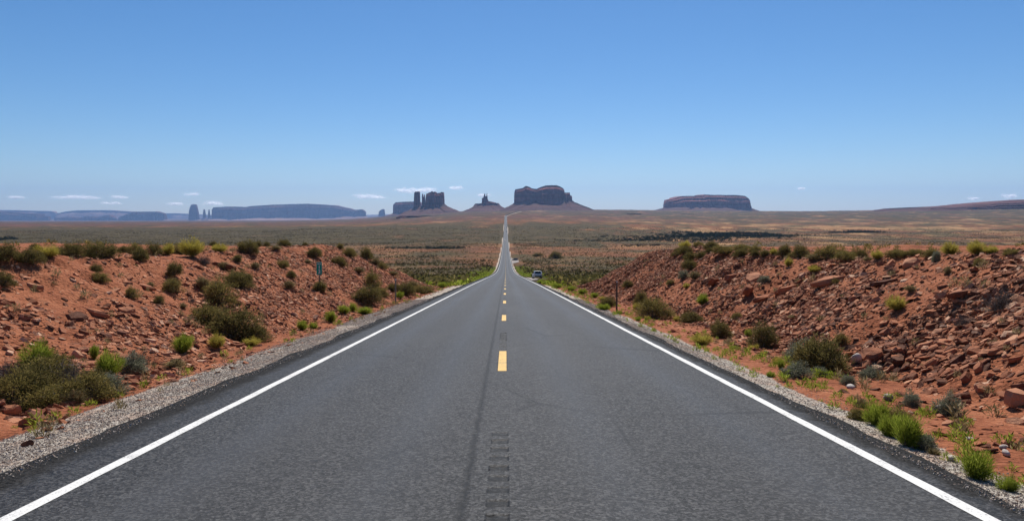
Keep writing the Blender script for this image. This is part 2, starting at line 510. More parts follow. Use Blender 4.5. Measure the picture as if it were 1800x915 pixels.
# ------------------------------------------------------------------ the ground: one sheet out to the horizon
def build_ground():
    ang = np.concatenate([np.linspace(-105, -47, 24), np.linspace(-46, 46, 930), np.linspace(47, 105, 24)])
    ang = np.radians(ang)
    rad = np.concatenate([np.geomspace(3, 100, 650), np.geomspace(101.6, 47000, 370)])
    A, Q = np.meshgrid(ang, rad)
    X = Q * np.sin(A); Y = -6 + Q * np.cos(A)
    Z = np.where(Y > -5.5, H(X, np.maximum(Y, -5.5)), H(X, np.full_like(Y, -5.5)))
    a = np.abs(X - xr(Y)); left = X < xr(Y)
    edge = np.where(left, 4.3, 3.9); gout = np.where(left, 5.75, 4.85)
    g = sstep(-.35, .1, a - edge) * (1 - sstep(-.25, .35, a - gout + .25 * fbm(X * .7, Y * .35, 3, 3)))
    wide = np.clip((Y - 2600) / 1400, 0, 1) * 6
    g = np.maximum(g * (1 - sstep(1500, 2600, Y)), sstep(2500, 2800, Y) * (1 - sstep(4300, 4700, Y)) * (1 - sstep(.8, 1.2, a / (5 + wide))))
    _, aa, foot, crest = bank_params(X, Y)
    b = 1 - sstep(66, 90, Y + 8 * fbm(X / 6, Y / 6, 33, 3))
    b = np.where(aa < foot + 1, 1 - sstep(70, 120, Y + 12 * fbm(X / 4, Y / 9, 35, 3)), b)
    px = 889 + FPX * X / np.maximum(Y, 30)
    vt_d = np.log([60, 110, 200, 350, 500, 700, 900, 1100, 1400, 2000, 2300, 3000, 3800, 5500, 7000, 30000])
    mid = [.74, .76, .70, .66, .60, .46, .46, .70, .78, .74, .42, .34, .50, .55, .50, .5]
    lef = [.70, .70, .60, .55, .50, .45, .50, .78, .92, .88, .62, .34, .40, .48, .45, .4]
    rig = [.66, .66, .58, .52, .46, .42, .42, .46, .50, .44, .50, .54, .64, .66, .58, .5]
    ly = np.log(np.maximum(Y, 30))
    wl = 1 - sstep(500, 760, px); wr = sstep(980, 1280, px)
    veg = np.interp(ly, vt_d, lef) * wl + np.interp(ly, vt_d, rig) * wr + np.interp(ly, vt_d, mid) * (1 - wl - wr)
    veg = veg + .22 * np.exp(-((a - 9) / 7.0) ** 2) * (Y < 420)
    pale = sstep(.20, .45, fbm(X / 55, Y / 95, 91, 4) + .10 * wr - .12 * wl) * sstep(90, 200, Y) * (.35 + .65 * wr)
    pale = pale + sstep(.25, .45, fbm(X / 240, Y / 330, 95, 4)) * sstep(900, 1500, Y) * (.15 + .85 * wr) * (1 - sstep(3500, 5000, Y))
    # bare dune patch where the road leaves the plain
    pale = pale + sstep(.36, .52, fbm(X / 150, Y / 45, 97, 4)) * sstep(300, 700, Y) * (1 - sstep(2200, 3000, Y)) * .8
    pale = np.maximum(pale, np.exp(-((px - 941) / 15) ** 2 - ((ly - math.log(5600)) / .12) ** 2) * 1.2)
    V = np.stack([X, Y, Z], -1).reshape(-1, 3)
    me = grid_mesh('ground', V, len(rad), len(ang), True,
                   dict(bank=np.clip(b, 0, 1).ravel(), gravel=np.clip(g, 0, 1).ravel(), veg=np.clip(veg, 0, 1).ravel(), pale=np.clip(pale, 0, 1).ravel(), maroon=np.clip(sstep(2100, 2900, Y) * (1 - .55 * wr), 0, 1).ravel()))
    me.flip_normals()
    o = link_mesh('ground', me, M_ground)
    tag(o, 'red desert ground with road cut banks, gravel shoulders and a wide scrub plain', None, None, 'structure')
    return o
ground = build_ground()

# ------------------------------------------------------------------ road and its paint
ROADY = np.concatenate([np.arange(-7, 120, .5), np.geomspace(120.5, 5400, 420)])

def strip(name, xs, ys, dz, mat, kind='structure', label=None, rag=0.0, skirt=0.0):
    xs = np.asarray(xs, float); ys = np.asarray(ys, float)
    Xg = np.tile(xs, (len(ys), 1)); Yg = np.tile(ys[:, None], (1, len(xs)))
    if name == 'road':
        k = .14 * np.minimum(1.0, 60 / np.maximum(ys, 1))
        if xs[0] < -4:
            Xg[:, 1] += k * fbm(ys * .9, ys * 0 + 3, 7, 4); Xg[:, 0] = Xg[:, 1] - .06
        if xs[-1] > 4:
            Xg[:, -2] += k * fbm(ys * .9, ys * 0 + 9, 8, 4); Xg[:, -1] = Xg[:, -2] + .06
    if name == 'edge_line':
        Xg[:, 0] += .010 * fbm(ys * 1.9, ys * 0 + 5, 27, 3); Xg[:, -1] += .010 * fbm(ys * 1.9, ys * 0 + 8, 28, 3)
    Z = zr(Yg) + dz + np.maximum(Yg, 0) * 2.5e-5 * (1 if dz > 0 else 0) - .010 * np.abs(Xg) 
    if name == 'road':
        if xs[0] < -4: Z[:, 0] -= .22
        if xs[-1] > 4: Z[:, -1] -= .22
    V = np.stack([Xg + xr(Yg), Yg, Z], -1).reshape(-1, 3)
    me = grid_mesh(name, V, len(ys), len(xs), True)
    o = link_mesh(name, me, mat)
    tag(o, label, None, None, kind)
    return o

def groove_depth(y):
    y = np.asarray(y, float)
    ph = (y / .335) % 1.0
    per = (((np.floor(y / .335) + .5) * .335 - .4) / 12.19) % 1.0
    q = np.clip((.27 - np.abs(ph - .5)) / .045, 0, 1) * (.8 + .2 * np.sin(ph * 9))
    n = .75 + .35 * fbm(np.floor(y / .335) * 1.7, y * 0 + 2, 17, 2)
    return .023 * q * n * (np.abs(per - .32) < .32) * (y < 24.9) * (y > .4)
def rumble():
    ys = np.concatenate([np.arange(-7, .4, .5), np.arange(.4, 25, .0152)])
    xs = np.array([-.12, -.097, -.078, -.04, 0, .04, .078, .097, .12])
    on = np.array([0, 0, .85, 1, .8, .9, 1, 0, 0])
    Xg, Yg = np.meshgrid(xs, ys)
    Xg = Xg + (on > 0) * .004 * fbm(Yg * 9, Xg * 30, 19, 2)
    Z = zr(Yg) - .010 * np.abs(Xg) - groove_depth(ys)[:, None] * on[None] * (.8 + .6 * fbm(Xg * 26, np.floor(Yg / .335) * 3.3, 23, 2))
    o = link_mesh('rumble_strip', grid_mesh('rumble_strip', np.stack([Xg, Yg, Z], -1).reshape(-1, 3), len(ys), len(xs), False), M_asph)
    tag(o, 'milled rumble grooves along the road centre', None, None, 'structure')
rumble()
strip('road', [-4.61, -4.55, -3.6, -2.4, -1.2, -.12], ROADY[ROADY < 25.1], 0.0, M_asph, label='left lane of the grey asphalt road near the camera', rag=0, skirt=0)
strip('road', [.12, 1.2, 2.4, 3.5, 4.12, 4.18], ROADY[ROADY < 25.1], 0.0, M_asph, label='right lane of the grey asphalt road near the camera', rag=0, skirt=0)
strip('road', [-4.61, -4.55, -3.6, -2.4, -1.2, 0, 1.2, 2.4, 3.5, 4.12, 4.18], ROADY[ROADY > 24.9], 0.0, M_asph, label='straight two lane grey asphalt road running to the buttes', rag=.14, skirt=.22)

def paint_strip(name, x0, x1, ys, mat, label):
    return strip(name, [x0, (x0 + x1) / 2, x1], ys, .004, mat, label=label)
_ly = ROADY[ROADY < 2900]
paint_strip('edge_line', -3.70, -3.575, _ly, M_white, 'solid white line along the left edge of the road')
paint_strip('edge_line', 3.575, 3.70, _ly, M_white, 'solid white line along the right edge of the road')
def dashes():
    V, L = [], []
    for k in range(-1, 150):
        y0 = 12.75 + 12.19 * k
        ys = np.linspace(y0, y0 + 3.1, 210 if y0 < 24 else 9)
        b = len(V)
        for y in ys:
            for x in (-.078, .078):
                V.append((x, y, float(zr(y)) + .0035 + max(y, 0) * 2.5e-5 - float(groove_depth(y)) * .45))
        for i in range(len(ys) - 1):
            L.append((b + 2 * i, b + 2 * i + 1, b + 2 * i + 3, b + 2 * i + 2))
    me = np_mesh('centre_line', np.array(V), np.array(L), np.full(len(L), 4), True)
    tag(link_mesh('centre_line', me, M_yellow), 'broken yellow centre line', None, None, 'structure')
dashes()

# gravel pull-out beside the road in the valley and pale dirt tracks on the plain
def ground_sheet(name, pts_l, pts_r, dz, mat, label):
    """sheet between two polylines of equal length, laid just above the ground"""
    L, Rr = np.array(pts_l, float), np.array(pts_r, float)
    t = np.linspace(0, len(L) - 1, (len(L) - 1) * 8 + 1)
    ii = np.arange(len(L))
    l = np.stack([np.interp(t, ii, L[:, 0]), np.interp(t, ii, L[:, 1])], -1)
    r = np.stack([np.interp(t, ii, Rr[:, 0]), np.interp(t, ii, Rr[:, 1])], -1)
    u = np.linspace(0, 1, 7)[None, :, None]
    P = l[:, None] * (1 - u) + r[:, None] * u
    X, Y = P[..., 0], P[..., 1]
    Z = H(X, Y) + dz
    Z = np.maximum(Z, Z.mean(axis=1, keepdims=True) - .3)
    me = grid_mesh(name, np.stack([X, Y, Z], -1).reshape(-1, 3), len(t), 7, True)
    return tag(link_mesh(name, me, mat), label, None, None, 'structure')

def mat_track():
    m = MT('pale_gravel')
    c = m.mix(m.noise(.8, 4), (.22, .195, .18), (.34, .30, .27))
    return m.principled(c, .95, .1)
M_track = mat_track()
ground_sheet('lay_by', [(4.15, 480), (4.15, 505), (4.15, 560), (4.15, 600)], [(4.6, 480), (9.2, 505), (9.8, 560), (4.6, 600)], .32, M_track, 'pale gravel lay-by where the dark car has stopped')
ground_sheet('lay_by', [(4.2, 132), (4.2, 145), (4.2, 168), (4.2, 185)], [(4.6, 132), (6.6, 145), (6.9, 168), (4.8, 185)], .10, M_track, 'gravel shoulder under the white parked car')

# ------------------------------------------------------------------ rocks
RED = [(0, (.090, .030, .015)), (.35, (.25, .085, .039)), (.65, (.37, .138, .066)), (.9, (.48, .22, .12)), (1, (.58, .37, .25))]
MAR = [(0, (.058, .020, .010)), (.35, (.185, .060, .026)), (.65, (.32, .108, .047)), (.88, (.46, .20, .105)), (1, (.58, .38, .25))]
M_rockL = mat_rock('red_sandstone', RED)
M_rockR = mat_rock('maroon_sandstone', MAR)
M_pale = mat_rock('pale_stone', [(0, (.36, .31, .27)), (1, (.55, .50, .45))])
M_grav = mat_rock('gravel_stone', [(0, (.24, .175, .135)), (.5, (.42, .36, .30)), (1, (.58, .53, .47))], 4)

def slope_frames(X, Y):
    e = .35
    nx = -(H(X + e, Y, False) - H(X - e, Y, False)) / (2 * e)
    ny = -(H(X, Y + e, False) - H(X, Y - e, False)) / (2 * e)
    n = np.stack([nx, ny, np.ones_like(nx)], -1)
    return n / np.linalg.norm(n, axis=1, keepdims=True)

def rock_cloud(name, P, size, flat, N, mat, label, tilt=.36, seed=1, kind='stuff', fall=.72):
    """thousands of separate irregular slabs: five-sided, broken edges, tilted with the slope"""
    r = np.random.default_rng(seed)
    n = len(P); K = 5
    th = (np.arange(K)[None] + r.uniform(-.33, .33, (n, K))) * 2 * np.pi / K
    rr = r.uniform(.62, 1.15, (n, K))
    asp = r.uniform(.24, .85, (n, 1))
    bx, by = rr * np.cos(th), rr * np.sin(th) * asp
    sh = r.uniform(.72, .98, (n, K)); off = r.uniform(-.13, .13, (n, 2, 1))
    bot = np.stack([bx, by, -np.ones_like(bx) * flat[:, None] + 0 * bx], -1)
    top = np.stack([bx * sh + off[:, 0], by * sh + off[:, 1], flat[:, None] * r.uniform(.55, 1.1, (n, K))], -1)
    L = np.concatenate([bot, top], 1) * (size * .5)[:, None, None]
    nn = N + r.normal(0, tilt, (n, 3)) * np.array([1, 1, .25])
    nn /= np.linalg.norm(nn, axis=1, keepdims=True)
    yaw = np.where(r.uniform(0, 1, n) < fall, r.normal(0, .42, n), r.uniform(0, 2 * np.pi, n))
    h = np.stack([np.cos(yaw), np.sin(yaw), np.zeros(n)], -1)
    u = h - (h * nn).sum(1, keepdims=True) * nn
    u /= np.linalg.norm(u, axis=1, keepdims=True)
    v = np.cross(nn, u)
    V = P[:, None] + L[..., :1] * u[:, None] + L[..., 1:2] * v[:, None] + L[..., 2:] * nn[:, None]
    base = np.arange(n)[:, None] * 10
    topf = base + np.arange(5, 10)[None]
    k = np.arange(5)
    side = base[:, :, None] + np.stack([k, (k + 1) % 5, 5 + (k + 1) % 5, 5 + k], -1)[None]
    loops = np.concatenate([topf, side.reshape(n, -1)], 1)
    tot = np.tile(np.array([5, 4, 4, 4, 4, 4]), n)
    me = np_mesh(name, V.reshape(-1, 3), loops, tot, False)
    o = link_mesh(name, me, mat)
    tag(o, label, None, None, kind)
    return o

def scatter_bank(sgn, n, lo, hi, seed, near=6):
    r = np.random.default_rng(seed)
    Y = near * np.exp(r.uniform(0, 1, n) ** .85 * math.log(86 / near))
    a = r.uniform(5.2, 16.5, n)
    X = sgn * a
    _, _, foot, crest = bank_params(X, Y)
    s = (a - foot) / (crest - foot)
    cl = fbm(X / 2.2, Y / 2.2, 301 + sgn, 3)
    if sgn < 0:
        pk = np.interp(s, [-.25, -.02, .05, .3, .75, .95, 1.15, 1.6], [.02, .10, .55, 1, .66, .30, .14, .03]) * np.clip(.62 + 1.3 * cl, .10, 1) * np.interp(Y, [6, 22, 40], [.72, .85, 1.0])
    else:
        pk = np.interp(s, [-.4, -.05, .05, .3, .9, 1.0, 1.15, 1.6], [.03, .14, .7, 1, 1, .75, .12, .03]) * np.clip(.62 + 1.3 * cl, .10, 1)
    keep = r.uniform(0, 1, n) < pk
    X, Y, s = X[keep], Y[keep], s[keep]
    size = lo + (hi - lo) * r.uniform(0, 1, len(X)) ** 4.6
    size = np.maximum(size, .0036 * Y)
    size *= np.where(s < 0, .7, 1)
    flat = np.clip(r.normal(.155, .085, len(X)), .05, .5)
    Z = H(X, Y)
    return np.stack([X, Y, Z + size * flat * .30], -1), size, flat

PL, sL, fL = scatter_bank(-1, 230000, .022, .34, 11)
PR, sR, fR = scatter_bank(1, 330000, .024, .36, 12)

def split_big(P, size, flat, n):
    d = np.maximum(P[:, 1], 4)
    app = size / d
    vis = np.abs(P[:, 0] / d) < .72
    order = np.argsort(-(app * vis))
    big = order[:n]
    m = np.ones(len(P), bool); m[big] = False
    return big, m
bigL, mL = split_big(PL, sL, fL, 120)
bigR, mR = split_big(PR, sR, fR, 165)
NL, NR = slope_frames(PL[:, 0], PL[:, 1]), slope_frames(PR[:, 0], PR[:, 1])
rock_cloud('rubble', PL[mL], sL[mL], fL[mL], NL[mL], M_rockL, 'broken red sandstone rubble covering the bank left of the road', seed=21)
rock_cloud('rubble', PR[mR], sR[mR], fR[mR], NR[mR], M_rockR, 'dense maroon sandstone rubble covering the bank right of the road', seed=22)

def gravel_cloud():
    r = np.random.default_rng(5)
    n = 90000
    Y = 4.5 * np.exp(r.uniform(0, 1, n) * math.log(45 / 4.5))
    left = r.uniform(0, 1, n) < .72
    a = np.where(left, 4.30 + 1.7 * r.beta(1.9, 1.9, n), 3.92 + 1.15 * r.beta(1.6, 2.4, n))
    X = np.where(left, -a, a)
    k = r.uniform(0, 1, n) < np.clip(.30 + 1.2 * (.5 + fbm(X * 1.3, Y * .5, 317, 3)), .12, 1)
    X, Y, left = X[k], Y[k], left[k]; n = len(X)
    size = np.maximum(.009 + .024 * r.uniform(0, 1, n) ** 3, .0011 * Y)
    flat = r.uniform(.35, .8, n)
    onroad = np.abs(X) < np.where(left, 4.5, 4.06)
    P = np.stack([X, Y, np.where(onroad, zr(Y) - .010 * np.abs(X), H(X, Y)) + size * .12], -1)
    rock_cloud('gravel', P, size, flat, np.tile([0, 0, 1.0], (n, 1)), M_grav, 'loose grey gravel lying along the road edges', tilt=.5, seed=23, fall=0)
gravel_cloud()

def rock_proto(seed, mat, name='rock', rnd=False):
    """one broken slab: rough outline, split edges, uneven top"""
    r = np.random.default_rng(seed)
    K = int(r.integers(6, 9))
    th = (np.arange(K) + r.uniform(-.32, .32, K)) * 2 * np.pi / K
    rr = r.uniform(.66, 1.12, K); asp = r.uniform(.42, .85)
    lv = [(-.5, .93), (-.12, 1.02), (.18, .98), (.5, r.uniform(.7, .88))]
    if rnd: lv = [(-.5, .5), (-.28, .92), (.12, 1.0), (.36, .8), (.5, .42)]
    off = r.uniform(-.14, .14, 2)
    V = []
    for z, s in lv:
        for k in range(K):
            q = s * (1 + r.normal(0, .045))
            V.append((rr[k] * q * math.cos(th[k]) * .5 + off[0] * (z + .5) * .5, rr[k] * q * math.sin(th[k]) * asp * .5 + off[1] * (z + .5) * .5, (z + r.normal(0, .02 if rnd else .07))))
    V.append((off[0] * .4, off[1] * .4, .5 + r.uniform(-.02, .14)))
    F = [[l * K + k, l * K + (k + 1) % K, (l + 1) * K + (k + 1) % K, (l + 1) * K + k] for l in range(len(lv) - 1) for k in range(K)]
    T = len(lv) - 1
    F += [[T * K + k, T * K + (k + 1) % K, (T + 1) * K] for k in range(K)]
    F.append(list(range(K - 1, -1, -1)))
    me = bpy.data.meshes.new(name); me.from_pydata(V, [], F)
    me.materials.append(mat)
    if rnd:
        for p in me.polygons: p.use_smooth = True
    return me
protoL = [rock_proto(100 + i, M_rockL) for i in range(8)]
protoR = [rock_proto(200 + i, M_rockR) for i in range(10)]

def frame_euler(nv, yaw):
    z = Vector(nv).normalized()
    h = Vector((math.cos(yaw), math.sin(yaw), 0))
    x = (h - z * h.dot(z)).normalized(); y = z.cross(x)
    from mathutils import Matrix
    return Matrix((x, y, z)).transposed().to_euler()

def place_rock(me, loc, size, thick, nv, yaw, label, group=None, deep=1.0):
    o = bpy.data.objects.new('rock', me); COL.objects.link(o)
    o.location = loc; o.scale = (size, size * deep, thick); o.rotation_euler = frame_euler(nv, yaw)
    return tag(o, label, 'rock', group)

for big, P, s, f, N, protos, sd in ((bigL, PL, sL, fL, NL, protoL, 1), (bigR, PR, sR, fR, NR, protoR, 2)):
    r = np.random.default_rng(40 + sd)
    side = 'left' if sd == 1 else 'right'
    colour = 'red' if sd == 1 else 'maroon'
    for i in big:
        x, y, z = P[i]
        _, a, foot, crest = bank_params(np.array([x]), np.array([y]))
        q = (a[0] - foot[0]) / (crest[0] - foot[0])
        band = 'lower' if q < .38 else ('middle' if q < .72 else 'upper')
        lab = f'{colour} sandstone slab lying on the {band} slope of the {side} road bank'
        nv = N[i] + r.normal(0, .36, 3) * np.array([1, 1, .2])
        place_rock(protos[int(r.integers(len(protos)))], (x, y, z + .03 * s[i]), s[i] * .98, s[i] * float(np.clip(f[i] * 1.1, .09, .36)), nv, float(r.normal(0, .5)) + (math.pi if r.uniform() < .5 else 0),
                   lab, f'sandstone slabs on the {band} slope of the {side} bank')

# rocks of the photograph that stand out one by one: (px, py of base, width px, thickness / width, tilt, label, material)
def one_rock(px, py, wpx, th, nv, yaw, label, mat, seed, sink=.0, deep=1.0):
    x, y, z = hit(px, py, 80)
    s = wpx * y / FPX
    me = rock_proto(seed, mat, 'rock', mat is M_pale)
    place_rock(me, (x, y, z + s * th * (.5 - sink)), s, s * th, nv, yaw, label, None, deep)
one_rock(1808, 712, 52, .5, (.1, -.2, 1), .4, 'large dark red boulder at the right edge above the dirt strip', M_rockR, 301, .12)
one_rock(1590, 642, 38, .42, (-.2, -.25, 1), 1.0, 'squarish reddish boulder halfway down the right rocky bank', M_rockR, 302, .1)
one_rock(1514, 640, 24, .8, (.5, -.5, .8), .2, 'pale pinkish wedge of rock standing beside the large olive sagebrush', M_pale, 303)
one_rock(1540, 628, 60, .2, (-.25, -.35, 1), .1, 'wide dark sandstone slab overhanging a shadow beside the large sagebrush', M_rockR, 304)
one_rock(1258, 502, 26, .5, (.3, -.4, 1), .5, 'blocky maroon rock on the upper right bank below the bush clump', M_rockR, 305)
one_rock(1318, 520, 30, .6, (.2, -.5, 1), .9, 'dark square rock in the middle of the right bank slope', M_rockR, 306)
one_rock(1330, 492, 40, .2, (-.45, -.3, 1), .25, 'long tilted sandstone plank near the right bank crest', M_rockR, 307)
one_rock(1606, 468, 32, .3, (-.3, -.5, 1), .1, 'flat pink slab at the right bank crest below olive bushes', M_rockL, 308)
one_rock(1786, 792, 17, .55, (0, 0, 1), .3, 'rounded white stone on the dirt near the lower right corner', M_pale, 309)
one_rock(1792, 803, 24, .45, (0, 0, 1), 1.3, 'flat white stone in front of the rounded one, lower right corner', M_pale, 310)
one_rock(1724, 775, 20, .25, (0, -.1, 1), .1, 'pale flat stone beside the thin sticks on the right dirt strip', M_pale, 311)
one_rock(1693, 812, 26, .4, (.2, 0, 1), .7, 'grey brown stone between the gravel and the round green bush', M_pale, 312)
one_rock(1574, 706, 22, .6, (.1, 0, 1), .4, 'whitish stone just behind the tall green weeds on the right', M_pale, 313)
one_rock(1506, 684, 20, .4, (0, 0, 1), .9, 'small white stone on the dirt below grey sage tufts, right side', M_pale, 314)
one_rock(1668, 726, 22, .7, (.4, -.3, 1), .2, 'light stone leaning against the grey sage tuft on the right', M_pale, 315)
one_rock(10, 725, 34, .45, (0, 0, 1), .3, 'dark red stone on the gravel edge below the big left shrubs', M_rockL, 316)
one_rock(268, 660, 18, .6, (0, 0, 1), .8, 'small red stone at the gravel edge beside the left road', M_rockL, 317)
one_rock(135, 560, 40, .2, (.35, -.4, 1), .3, 'dark undercut red slab midway up the left bank', M_rockL, 318, .1)
one_rock(222, 548, 36, .2, (.3, -.45, 1), .5, 'tilted red slab right of the undercut one on the left bank', M_rockL, 319)
for _k, (px, py, wpx, th, yaw, lab) in enumerate([
        (1466, 498, 150, .10, .15, 'longest dark bedrock ledge sticking out below the right bank crest, beneath two yellow green bushes'),
        (1392, 512, 100, .13, .3, 'tilted bedrock ledge on the upper right bank left of the longest one'),
        (1345, 528, 84, .13, .4, 'lower maroon bedrock ledge in the middle of the right bank'),
        (1290, 490, 70, .14, .2, 'short bedrock ledge under the bare patch on the right crest'),
        (1560, 500, 90, .10, .1, 'thin bedrock ledge right of the longest one near the crest'),
        (1700, 520, 110, .10, .1, 'broad thin ledge high on the right bank near the picture edge'),
        (1640, 610, 80, .14, .3, 'half buried ledge above the squarish boulder on the right')]):
    one_rock(px, py, wpx * .66, th * 1.25, (-.16, .02, 1), yaw, lab, M_rockR, 330 + _k, .15, .42)
for _k, (px, py, wpx, th, yaw, lab) in enumerate([
        (165, 553, 90, .13, -.2, 'long dark overhanging ledge in the middle of the left bank'),
        (392, 470, 70, .14, -.1, 'short overhanging ledge high on the left bank above the large shrubs'),
        (60, 506, 60, .14, -.3, 'small dark ledge near the left picture edge on the bank'),
        (255, 506, 70, .10, -.4, 'thin stacked ledge left of the small olive shrub on the left bank')]):
    one_rock(px, py, wpx * .7, th * 1.25, (.16, .02, 1), yaw, lab, M_rockL, 345 + _k, .1, .42)

# ------------------------------------------------------------------ desert shrubs
LEAF = {
 'sage': mat_leaf('sagebrush_leaf', [(0, (0.056, 0.050, 0.017)), (0.4, (0.118, 0.102, 0.035)), (0.75, (0.194, 0.160, 0.056)), (1, (0.305, 0.236, 0.092))]),
 'oliv': mat_leaf('olive_leaf', [(0, (0.086, 0.072, 0.023)), (0.4, (0.172, 0.141, 0.044)), (0.75, (0.257, 0.207, 0.066)), (1, (0.386, 0.303, 0.114))]),
 'rab': mat_leaf('green_stem', [(0, (0.099, 0.125, 0.017)), (0.4, (0.203, 0.252, 0.028)), (0.75, (0.301, 0.349, 0.045)), (1, (0.405, 0.420, 0.084))], .55),
 'yel': mat_leaf('yellow_green_stem', [(0, (0.165, 0.147, 0.027)), (0.4, (0.323, 0.278, 0.051)), (0.75, (0.465, 0.383, 0.083)), (1, (0.600, 0.495, 0.135))], .55),
 'straw': mat_leaf('dry_grass_blade', [(0, (0.130, 0.104, 0.047)), (0.4, (0.247, 0.195, 0.091)), (0.75, (0.364, 0.286, 0.143)), (1, (0.494, 0.403, 0.234))], .3),
 'gry': mat_leaf('grey_green_leaf', [(0, (0.078, 0.084, 0.054)), (0.4, (0.162, 0.170, 0.110)), (0.75, (0.246, 0.252, 0.174)), (1, (0.348, 0.348, 0.258))]),
 'dead': mat_leaf('dry_twig', [(0, (.075, .060, .050)), (.5, (.14, .115, .10)), (1, (.24, .205, .185))], .05),
}
M_stem = mat_leaf('woody_stem', [(0, (.06, .045, .032)), (.5, (.15, .12, .09)), (1, (.29, .25, .20))], 0.0)
M_flower = mat_leaf('yellow_flower', [(0, (.40, .30, .02)), (1, (.62, .50, .06))], .3)

def blades(P, Dv, length, width, r, bend=0.0):
    """one thin tapering triangle (or bent pair) per leaf or stem"""
    n = len(P)
    Dv = Dv / np.maximum(np.linalg.norm(Dv, axis=1, keepdims=True), 1e-6)
    s = np.cross(Dv, r.normal(0, 1, (n, 3)))
    s /= np.maximum(np.linalg.norm(s, axis=1, keepdims=True), 1e-6)
    s *= (width * .5)[:, None]
    mid = P + Dv * (length * .55)[:, None]
    tip = P + Dv * length[:, None]
    if bend:
        tip[:, 2] -= bend * length * r.uniform(0, 1, n)
        tip[:, :2] += r.normal(0, bend * .4, (n, 2)) * length[:, None]
    V = np.stack([P - s * .55, P + s * .55, mid + s, tip, mid - s], 1)
    b = np.arange(n)[:, None] * 5
    return V.reshape(-1, 3), b + np.arange(5)[None]

